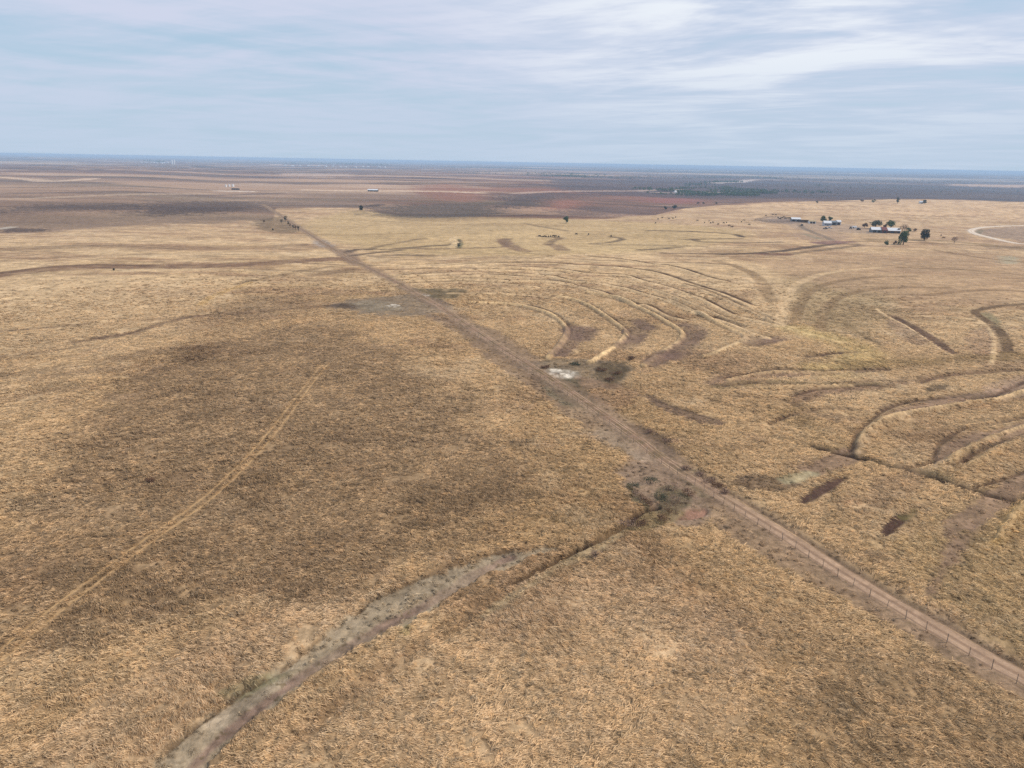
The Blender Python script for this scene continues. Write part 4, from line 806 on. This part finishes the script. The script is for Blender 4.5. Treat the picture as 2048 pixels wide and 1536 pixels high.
tree('terrace_shrub', 917, 494, 8, 10, L_grey, 'grey-green shrub inside the far curled terrace', cat='shrub', zlo=0.03, n=600)
tree('prairie_shrub', 301, 965, 9, 26, L_brown, 'low dark tuft alone on the brown slope', cat='shrub', zlo=0.02, n=500, leaf=0.1)
bare_tree('prairie_shrub', 1190, 1117, 19, 'bare brownish-purple bush beside the eroded gully', wpx=34)['category'] = 'shrub'
tree('prairie_shrub', 228, 541, 5, 6, L_blk, 'tiny dark bush in the long brown band at the left', cat='shrub', zlo=0.02, n=200)
tree('prairie_shrub', 1262, 720, 0.01 + 7, 16, L_brown, 'low brown brush in the dark swale by the pale scald', cat='shrub', zlo=0.02, n=400, leaf=0.14)

for px, py in ((1262, 972), (1278, 990), (1292, 1003), (1318, 990), (1338, 975), (1352, 1000), (1345, 1018), (1376, 985), (1300, 962), (1258, 1050), (1284, 1044), (1322, 1038)):
    tree('brush_clump', px + random.uniform(-4, 4), py + 4, random.uniform(11, 17), random.uniform(34, 56), random.choice((L_pink, L_pink, L_grey, L_brown)), 'low grey-brown brush on the bare crossing beside the dirt road', 'brush at the crossing', 'shrub', 0.02, 420, leaf=0.10, limbs=4, blobs=9, tr=0.04)
for px, py in ((1362, 942), (1384, 955), (1402, 968), (1420, 982), (1438, 992), (1290, 872), (1322, 890)):
    tree('brush_clump', px + 14 + random.uniform(-3, 3), py - 6, random.uniform(6, 9), random.uniform(26, 42), random.choice((L_pink, L_brown)), 'low weedy brush along the upper verge of the dirt road', 'weedy brush on the verge', 'shrub', 0.02, 420, leaf=0.10, limbs=4, blobs=9, tr=0.04)
for px, py in ((1206, 742), (1232, 748), (1220, 760), (1090, 735), (1150, 730)):
    tree('brush_clump', px + random.uniform(-3, 3), py, random.uniform(5, 8), random.uniform(22, 34), random.choice((L_grey, L_brown)), 'low dark brush in the damp swale round the pale scald', 'dark brush in the swale', 'shrub', 0.02, 420, leaf=0.13, limbs=4, blobs=9, tr=0.05)

# ------------------------------------------------------------------ farm buildings
def building(name, label, cat, px, py, wpx, depth, wall_h, roof_h, yaw, wall, roof, over=0.35, doors=(), windows=(), gable=True, door_mat=M_dark, group=None):
    """front wall along local +x facing -y; px,py = middle of the front wall's foot"""
    p = gpt(px, py); k = px_scale(p); Lh = wpx * k / 2; D_ = depth
    root = empty(name, p, yaw); tag(root, label, cat, group)
    mb = MB()
    if gable:
        pts = [(-Lh, 0, -0.5), (Lh, 0, -0.5), (Lh, D_, -0.5), (-Lh, D_, -0.5), (-Lh, 0, wall_h), (Lh, 0, wall_h), (Lh, D_, wall_h), (-Lh, D_, wall_h), (-Lh, D_ / 2, wall_h + roof_h - 0.06), (Lh, D_ / 2, wall_h + roof_h - 0.06)]
        mb.poly(pts, [(0, 1, 5, 4), (1, 2, 6, 9, 5), (2, 3, 7, 6), (3, 0, 4, 8, 7)])
    else: mb.poly([(-Lh, 0, -0.5), (Lh, 0, -0.5), (Lh, D_, -0.5), (-Lh, D_, -0.5), (-Lh, 0, wall_h + roof_h), (Lh, 0, wall_h + roof_h), (Lh, D_, wall_h), (-Lh, D_, wall_h)], [(0, 1, 5, 4), (1, 2, 6, 5), (2, 3, 7, 6), (3, 0, 4, 7)])
    mb.build('wall', wall, root)
    mb = MB(); o = over; th_ = 0.12
    def slab(a, b_, c, d):
        up = Vector((0, 0, th_)); q = [Vector(v) for v in (a, b_, c, d)]; q = q + [v + up for v in q]
        mb.poly(q, [(3, 2, 1, 0), (4, 5, 6, 7), (0, 1, 5, 4), (1, 2, 6, 5), (2, 3, 7, 6), (3, 0, 4, 7)])
    if gable:
        s_ = roof_h / (D_ / 2); zt = wall_h + roof_h
        slab((-Lh - o, -o, wall_h - s_ * o), (Lh + o, -o, wall_h - s_ * o), (Lh + o, D_ / 2, zt), (-Lh - o, D_ / 2, zt))
        slab((-Lh - o, D_ / 2, zt), (Lh + o, D_ / 2, zt), (Lh + o, D_ + o, wall_h - s_ * o), (-Lh - o, D_ + o, wall_h - s_ * o))
    else: slab((-Lh - o, -o, wall_h + roof_h), (Lh + o, -o, wall_h + roof_h), (Lh + o, D_ + o, wall_h), (-Lh - o, D_ + o, wall_h))
    mb.build('roof', roof, root)
    for x, w, h in doors: MB().box(x * Lh - w / 2, x * Lh + w / 2, -0.05, 0.03, -0.1, h).build('door', door_mat, root)
    for x, w, h, z in windows: MB().box(x * Lh - w / 2, x * Lh + w / 2, -0.05, 0.03, z, z + h).build('window', M_glass, root)
    return root
YW = R(-9)
building('cattle_shed', 'long low white-roofed shed with open dark front beside the cattle pen', 'shed', 1592, 443.3, 17, 7, 2.8, 1.6, YW, M_grey, M_whiteroof, doors=((-0.5, 3, 2.4), (0.45, 3, 2.4)))
building('board_shed', 'low brown board shed joined east of the open cattle shed', 'shed', 1609, 445, 15, 5, 2.2, 0.7, YW, M_brown, M_red, gable=False, doors=((0.2, 2.2, 1.8),))
building('tan_shed', 'small tan-roofed shed with pale walls at the row end', 'shed', 1625, 447.2, 13, 6, 2.4, 1.3, YW, M_white, M_tan, doors=((-0.4, 2.4, 2.0), (0.4, 2.4, 2.0)))
fh = building('farmhouse', 'white-roofed farmhouse with pale walls under two dark trees', 'house', 1655, 451.8, 14, 7.5, 3.1, 2.0, YW, M_greylt, M_whiteroof, doors=((0.1, 1.0, 2.1),), windows=((-0.65, 1.2, 1.1, 1.0), (-0.25, 1.0, 1.1, 1.0), (0.6, 1.4, 1.1, 1.0)))
MB().box(-0.4, 0.4, 4.2, 5.0, 4.2, 5.9).build('chimney', M_brown, fh)
building('grey_shed', 'dark grey metal shed right of the farmhouse', 'shed', 1668, 450.8, 11, 6, 3.4, 1.4, YW, M_grey, M_grey, doors=((0.0, 3.0, 2.8),))
building('pale_garage', 'pale square garage with white roof ending the house row', 'garage', 1677, 450.2, 8, 6, 3.6, 1.5, YW, M_greylt, M_whiteroof, doors=((0.0, 2.6, 2.6),))
building('stock_trailer', 'white box trailer parked in the yard between house and barns', 'trailer', 1709, 456.8, 8, 2.4, 1.9, 0.3, YW, M_white, M_whiteroof, over=0.04, gable=True, doors=((-0.6, 0.9, 1.5),))
building('long_barn', 'longest white-roofed barn with a dark front wall', 'barn', 1755.5, 465.6, 24, 8, 2.9, 2.2, YW, M_grey, M_whiteroof, doors=((-0.5, 3, 2.5), (0.2, 3, 2.5)))
rb = building('red_barn', 'faded red gabled barn between the two white-roofed barns', 'barn', 1769.5, 466.6, 9, 13, 3.1, 2.4, YW + R(90) * 0, M_red, M_red, doors=((0.0, 2.6, 2.4),))
wb = building('machine_barn', 'white-roofed barn with door openings at its east end', 'barn', 1788, 466.8, 23, 8, 2.6, 2.4, YW, M_brown, M_whiteroof, doors=((0.75, 2.2, 2.2), (-0.3, 3, 2.2)))
MB().box(3.6, 4.4, 1.0, 2.0, 2.6, 5.0).build('vent_stack', M_brown, wb)
MB().box(4.9, 5.5, 1.2, 2.0, 2.6, 5.0).build('vent_stack', M_brown, wb)
building('ridge_house', 'tiny white house on the ridge beside a dark tree', 'house', 1843, 407.2, 6, 7, 2.6, 1.8, YW, M_white, M_greylt, doors=((0.3, 1, 2),), windows=((-0.4, 1.2, 1.1, 1.0),))
building('roadside_barn', 'dark barn with a pale roof alone in the red scrub', 'barn', 745, 383, 20, 9, 3.0, 2.2, R(-4), M_dark, M_whiteroof, doors=((-0.4, 3, 2.4), (0.4, 3, 2.4)))

# vehicles
def pickup(px, py, yaw, paint, label):
    root = empty('pickup_truck', gpt(px, py), yaw); tag(root, label, 'pickup truck', 'vehicles in the farmyard')
    mb = MB(); mb.poly([(-2.7, -0.9, 0.5), (2.7, -0.9, 0.5), (2.7, 0.9, 0.5), (-2.7, 0.9, 0.5), (-2.7, -0.92, 1.15), (2.6, -0.88, 1.05), (2.6, 0.88, 1.05), (-2.7, 0.92, 1.15)],
                       [(3, 2, 1, 0), (4, 5, 6, 7), (0, 1, 5, 4), (1, 2, 6, 5), (2, 3, 7, 6), (3, 0, 4, 7)])
    mb.build('body', paint, root)
    mb = MB(); mb.poly([(-0.6, -0.86, 1.10), (1.3, -0.86, 1.08), (1.3, 0.86, 1.08), (-0.6, 0.86, 1.10), (-0.4, -0.75, 1.8), (0.7, -0.75, 1.8), (0.7, 0.75, 1.8), (-0.4, 0.75, 1.8)], [(4, 5, 6, 7), (0, 1, 5, 4), (1, 2, 6, 5), (2, 3, 7, 6), (3, 0, 4, 7)])
    mb.build('cab', M_glass, root)
    MB().box(-0.35, 0.65, -0.76, 0.76, 1.803, 1.86).build('cab_roof', paint, root)
    for sx_ in (-1.7, 1.7):
        for sy in (-0.85, 0.85):
            w = MB().disc_wheel((sx_, sy, 0.38), 0.38, 0.26).build('wheel', M_rubber, root); MB().disc_wheel((sx_, sy * 1.16, 0.38), 0.2, 0.06).build('rim', M_white, w)
    return root
pickup(1651, 458.2, R(20), M_truckd, 'dark pickup parked in front of the farmhouse')
pickup(1659, 457.2, R(160), M_truckw, 'pale pickup parked in front of the dark grey shed')
pickup(1603.5, 451.5, R(80), M_truckd, 'dark pickup on the dirt lane below the cattle shed')
def tractor(px, py, yaw, label):
    root = empty('tractor', gpt(px, py), yaw); tag(root, label, 'tractor', 'vehicles in the farmyard')
    mb = MB(); mb.box(-1.2, 1.9, -0.42, 0.42, 0.8, 1.6); mb.box(-1.3, -0.3, -0.75, 0.75, 0.75, 1.2); mb.build('body', M_tract, root)
    MB().poly([(-1.3, -0.7, 1.21), (0.2, -0.7, 1.61), (0.2, 0.7, 1.61), (-1.3, 0.7, 1.21), (-1.2, -0.65, 2.6), (0.1, -0.65, 2.6), (0.1, 0.65, 2.6), (-1.2, 0.65, 2.6)], [(4, 5, 6, 7), (0, 1, 5, 4), (1, 2, 6, 5), (2, 3, 7, 6), (3, 0, 4, 7)]).build('cab', M_glass, root)
    for sx_, rr, ww in ((-0.9, 0.85, 0.45), (1.5, 0.5, 0.32)):
        for sy in (-0.85, 0.85): MB().disc_wheel((sx_, sy, rr), rr, ww, 18).build('wheel', M_rubber, root)
    MB().tube([(1.0, 0.2, 1.6), (1.0, 0.2, 2.5)], [0.06, 0.05], 6).build('exhaust', M_dark, root)
tractor(1701, 458.2, R(60), 'dark tractor standing left of the white box trailer'); tractor(1717, 460.2, R(10), 'dark tractor in the yard right of the white box trailer')

# pen of pipe rails next to the cattle shed
PEN = np.array([at([(px, py)])[0] for px, py in ((1508, 441), (1545, 434), (1580, 438), (1583, 443.5), (1546, 445.5), (1508, 441))])
pen = empty('cattle_pen', PEN[0]); tag(pen, 'weathered rail pen on bare ground left of the cattle shed', 'pen')
PP = resample(PEN[:, :2], 6.0); pz = ground_at(PP[:, 0], PP[:, 1])
for (x, y), z in zip(PP, pz): MB().tube([(x - PEN[0][0], y - PEN[0][1], z - PEN[0][2] - 0.3), (x - PEN[0][0], y - PEN[0][1], z - PEN[0][2] + 1.6)], [0.09, 0.08], 6).build('post', M_brown, pen)
for hz_ in (0.6, 1.05, 1.5):
    MB().tube([(x - PEN[0][0], y - PEN[0][1], z - PEN[0][2] + hz_) for (x, y), z in zip(PP, pz)], [0.06] * len(PP), 5).build('rail', M_brown, pen)

# ------------------------------------------------------------------ cattle: one skinned body
def cow_mesh(name, mat, graze):
    me = bpy.data.meshes.new(name)
    hd = ((1.45, 0, 0.75), (1.72, 0, 0.32)) if graze else ((1.4, 0, 1.5), (1.8, 0, 1.42))
    V = [(0, 0, 1.02), (-0.75, 0, 1.08), (0.72, 0, 1.05), (1.08, 0, 1.15), hd[0], hd[1]]
    E = [(0, 1), (0, 2), (2, 3), (3, 4), (4, 5)]; Rr = [0.40, 0.34, 0.37, 0.24, 0.16, 0.09]
    def chain(start, pts, rads):
        prev = start
        for p, r_ in zip(pts, rads): V.append(p); Rr.append(r_); E.append((prev, len(V) - 1)); prev = len(V) - 1
    for s in (-1, 1):
        chain(1, [(-0.80, 0.2 * s, 0.78), (-0.92, 0.22 * s, 0.46), (-0.86, 0.22 * s, 0.24), (-0.84, 0.22 * s, 0.03)], [0.20, 0.09, 0.06, 0.07])
        chain(2, [(0.74, 0.2 * s, 0.72), (0.74, 0.2 * s, 0.42), (0.72, 0.2 * s, 0.22), (0.74, 0.2 * s, 0.03)], [0.16, 0.085, 0.06, 0.07])
        chain(4, [(hd[0][0] + 0.0, 0.22 * s, hd[0][2] + 0.06)], [0.05])
    chain(1, [(-1.14, 0, 1.05), (-1.2, 0, 0.55)], [0.05, 0.035])
    me.from_pydata(V, E, []); o = bpy.data.objects.new(name, me); col.objects.link(o)
    md = o.modifiers.new('skin', 'SKIN'); ss = o.modifiers.new('sub', 'SUBSURF'); ss.levels = 1; ss.render_levels = 1
    for i, sv in enumerate(me.skin_vertices[0].data): sv.radius = (Rr[i] * (0.85 if i < 3 else 1), Rr[i]); sv.use_root = (i == 0)
    ev = o.evaluated_get(bpy.context.evaluated_depsgraph_get()); out = bpy.data.meshes.new_from_object(ev)
    bpy.data.objects.remove(o); out.name = name; out.materials.clear(); out.materials.append(mat)
    out.polygons.foreach_set('use_smooth', [True] * len(out.polygons)); return out
CM = {('k', 1): cow_mesh('cow', M_cow, True), ('k', 0): cow_mesh('cow', M_cow, False), ('b', 1): cow_mesh('cow', M_cowb, True)}
def herd(pts, label, group, kind='k'):
    for px, py in pts:
        o = link_mesh('cow', CM[(kind, 1 if (kind == 'b' or random.random() < 0.7) else 0)]); o.location = gpt(px, py); o.rotation_euler = (0, 0, random.uniform(0, 6.28))
        o.scale = (1.1,) * 3; tag(o, label, 'cow', group)
herd([(1153, 470)], 'black cow left of the pair standing below the solitary green tree', 'cattle in the pasture')
herd([(1177, 470.5)], 'black cow right of the pair standing below the solitary green tree', 'cattle in the pasture')
herd([(1222, 473.5)], 'lone black cow at the tip of the hooked far terrace', 'cattle in the pasture')
herd([(1080 + 5.4 * i + random.uniform(-1, 1), 474 + random.uniform(-0.7, 1.3)) for i in range(8)], 'black cow in the line strung along the far terrace', 'cattle lined along the terrace')
herd([(1311, 447.5), (1316, 439.3), (1338, 438.6), (1351, 435.5), (1324, 436.5), (1346, 438)], 'black cow in the loose bunch below the cedar clump', 'cattle below the cedars')
herd([(1394, 442.5), (1409, 446.8), (1421, 447.3), (1436, 449.8), (1447, 447.3), (1453, 446.8), (1458.6, 452.3), (1463.6, 455), (1482.8, 445.2), (1487.3, 442), (1498, 450.4), (1418, 443), (1426, 446)], 'black cow scattered on the pasture left of the cattle pen', 'cattle scattered left of the pen')
herd([(1532, 432), (1546, 430.5), (1551, 431)], 'black cow grazing just beyond the cattle pen', 'cattle behind the pen')
herd([(1556 + 2.6 * i + random.uniform(-0.8, 0.8), 436.5 + random.uniform(-1.6, 2.4)) for i in range(10)], 'black cow crowded in the rail pen', 'cattle in the pen')
herd([(1882, 472), (1886.5, 477)], 'brown cow grazing between the round dark tree and the dry shrub', 'brown cattle', 'b')

# ------------------------------------------------------------------ far things
def tank(px, py, rad, h, label):
    root = empty('storage_tank', gpt(px, py)); tag(root, label, 'tank', 'tanks at the far well site')
    MB().tube([(0, 0, -0.5), (0, 0, h)], [rad, rad], 20).build('shell', M_white, root, False); MB().tube([(0, 0, h + 0.003), (0, 0, h + 0.6)], [rad * 1.02, 0.2], 20).build('lid', M_greylt, root)
tank(452, 374, 2.3, 5, 'leftmost white tank at the far well site'); tank(459, 373.5, 2.3, 5, 'middle white tank at the far well site'); tank(466, 373.5, 2.8, 5.5, 'widest white tank at the far well site')
building('well_shed', 'low dark shed in front of the far white tanks', 'shed', 470, 379.5, 14, 7, 2.2, 0.8, 0, M_dark, M_brown, gable=False, doors=((0, 2, 1.8),))
def elevator(px, py, label):
    p = gpt(px, py); root = empty('grain_silo', p); tag(root, label, 'grain silo', 'silos on the far left skyline'); k = px_scale(p)
    MB().tube([(0, 0, -1), (0, 0, 8 * k)], [1.4 * k, 1.4 * k], 16).build('shell', M_white, root); MB().tube([(0, 0, 8 * k + 0.01), (0, 0, 9 * k)], [1.42 * k, 0.4 * k], 16).build('cap', M_greylt, root)
elevator(344.5, 328.5, 'left pale silo of the pair on the skyline'); elevator(349, 328.6, 'right pale silo of the pair on the skyline')
for i in range(9):
    building('far_house', 'small pale house in the distant settlement on the left skyline', 'house', 282 + i * 6.5 + random.uniform(-2, 2), 325.5 + i * 0.12 + random.uniform(-.3, .3), 2.6 + random.random(), 14, 5, 3, random.uniform(-1, 1), M_white, M_greylt, group='houses of the distant settlement')
for i in range(14):
    building('far_building', 'pale building in the distant town strip on the skyline', 'building', 575 + i * 15 + random.uniform(-5, 5), 332.0 + i * 0.25 + random.uniform(-.4, .4), 3 + 3 * random.random(), 18, 6, 3, random.uniform(-.5, .5), M_white, M_whiteroof, group='buildings of the far town')
building('valley_house', 'white farmhouse among the trees of the blue valley', 'house', 1352, 385.5, 4, 9, 3.2, 2.5, 0.3, M_white, M_whiteroof, windows=((0.3, 1.2, 1.2, 1),))
building('valley_shed', 'pale shed at the right end of the valley trees', 'shed', 1459, 389.5, 4, 9, 3.2, 2.5, -0.3, M_white, M_greylt, doors=((0, 3, 2.6),))

# far-off woods along the creek and the skyline: a mass, nobody could count them
def woodland(name, belts, label, mat, n_leaf=26):
    Vs, Cs = [], []
    for pxs, count, hp, jit in belts:
        P = at(pxs); P = smooth_line(P[:, :2], 6); d = np.concatenate([[0], np.cumsum(np.hypot(*np.diff(P, axis=0).T))])
        s = rng.uniform(0, d[-1], count); s += 40 * np.sin(s / 60); s = np.clip(s, 0, d[-1])
        x = np.interp(s, d, P[:, 0]) + rng.normal(0, jit, count); y = np.interp(s, d, P[:, 1]) + rng.normal(0, jit * 1.6, count)
        z = ground_at(x, y)
        h = hp * rng.uniform(0.55, 1.25, count); w = h * rng.uniform(0.7, 1.3, count)
        for q in range(n_leaf):
            dd = rng.normal(size=(count, 3)); dd /= np.linalg.norm(dd, axis=1)[:, None]; rr = rng.uniform(0.35, 1, count) ** 0.5
            c = np.stack([x + dd[:, 0] * rr * w * .5, y + dd[:, 1] * rr * w * .5, z + h * 0.55 + dd[:, 2] * rr * h * 0.47], 1)
            nn = dd + rng.normal(0, .5, (count, 3)); nn /= np.linalg.norm(nn, axis=1)[:, None]
            t1 = np.cross(nn, rng.normal(size=(count, 3))); t1 /= np.linalg.norm(t1, axis=1)[:, None]; t2 = np.cross(nn, t1); sz = (h * 0.17 * rng.uniform(.7, 1.3, count))[:, None]
            Vs.append(np.stack([c - t1 * sz, c + t2 * sz * .8, c + t1 * sz, c - t2 * sz * .8], 1).reshape(-1, 3)); Cs.append(np.repeat(rng.uniform(0, 1, count), 4))
    V = np.vstack(Vs); nq = len(V) // 4
    tag(link_mesh(name, np_mesh(name, V, np.arange(4 * nq), np.full(nq, 4), [mat], [('leaf', 'FLOAT', np.concatenate(Cs))], smooth=False)), label, 'woodland', kind='stuff')
woodland('creek_woodland', [([(1285, 380), (1340, 383), (1400, 388), (1450, 390)], 110, 8, 10), ([(1360, 390), (1420, 390.5), (1470, 391), (1530, 392)], 170, 8, 12), ([(1300, 388), (1360, 391), (1420, 392)], 50, 6, 6),
    ([(1370, 372), (1420, 366), (1480, 364)], 120, 9, 25), ([(1420, 380), (1480, 380), (1560, 384), (1650, 386)], 160, 7, 30), ([(1260, 378), (1300, 378)], 20, 6, 4), ([(1430, 385), (1500, 386), (1540, 388)], 140, 8, 16), ([(1330, 380), (1400, 376), (1470, 376)], 60, 7, 10)],
    'dark creek woodland in the blue valley beyond the pasture', L_dark)
woodland('skyline_woodland', [([(1090, 352), (1130, 353), (1170, 354)], 160, 9, 30), ([(1180, 356), (1290, 356), (1400, 356), (1560, 355)], 320, 9, 60), ([(1420, 355), (1500, 355), (1560, 358)], 150, 9, 30), ([(560, 327), (650, 328), (770, 331)], 260, 16, 60), ([(280, 322), (300, 323), (330, 325)], 60, 16, 30),
    ([(800, 334), (1000, 338), (1200, 340), (1500, 344), (1800, 348), (2040, 352)], 500, 12, 200), ([(1560, 374), (1750, 376), (2040, 384)], 90, 7, 150), ([(900, 345), (1050, 348), (1200, 350)], 120, 9, 100), ([(1600, 360), (1800, 362), (2040, 368)], 260, 8, 200)],
    'far dark tree belts fading into the hazy skyline', L_dark, 14)

# ------------------------------------------------------------------ haze: one closed box round everything, sky outside
zmin = float(gz.min()) - 1.0; ztop = max(62.0, float(gz.max()) + 1, 0)
hb = MB().box(-82000, 82000, -82000, 82000, zmin, ztop)
hm = bpy.data.materials.new('haze_air'); hm.use_nodes = True; t = hm.node_tree; t.nodes.clear()
pv = N(t, 'ShaderNodeVolumePrincipled'); pv.inputs['Color'].default_value = (0.52, 0.74, 1.0, 1); pv.inputs['Density'].default_value = HAZE; pv.inputs['Anisotropy'].default_value = 0.0
ot = N(t, 'ShaderNodeOutputMaterial'); L(t, pv.outputs[0], ot.inputs['Volume'])
haze = hb.build('haze', hm); tag(haze, kind='stuff', label='thin blue haze over the far prairie', cat='haze')
print('zrange', zmin, ztop)
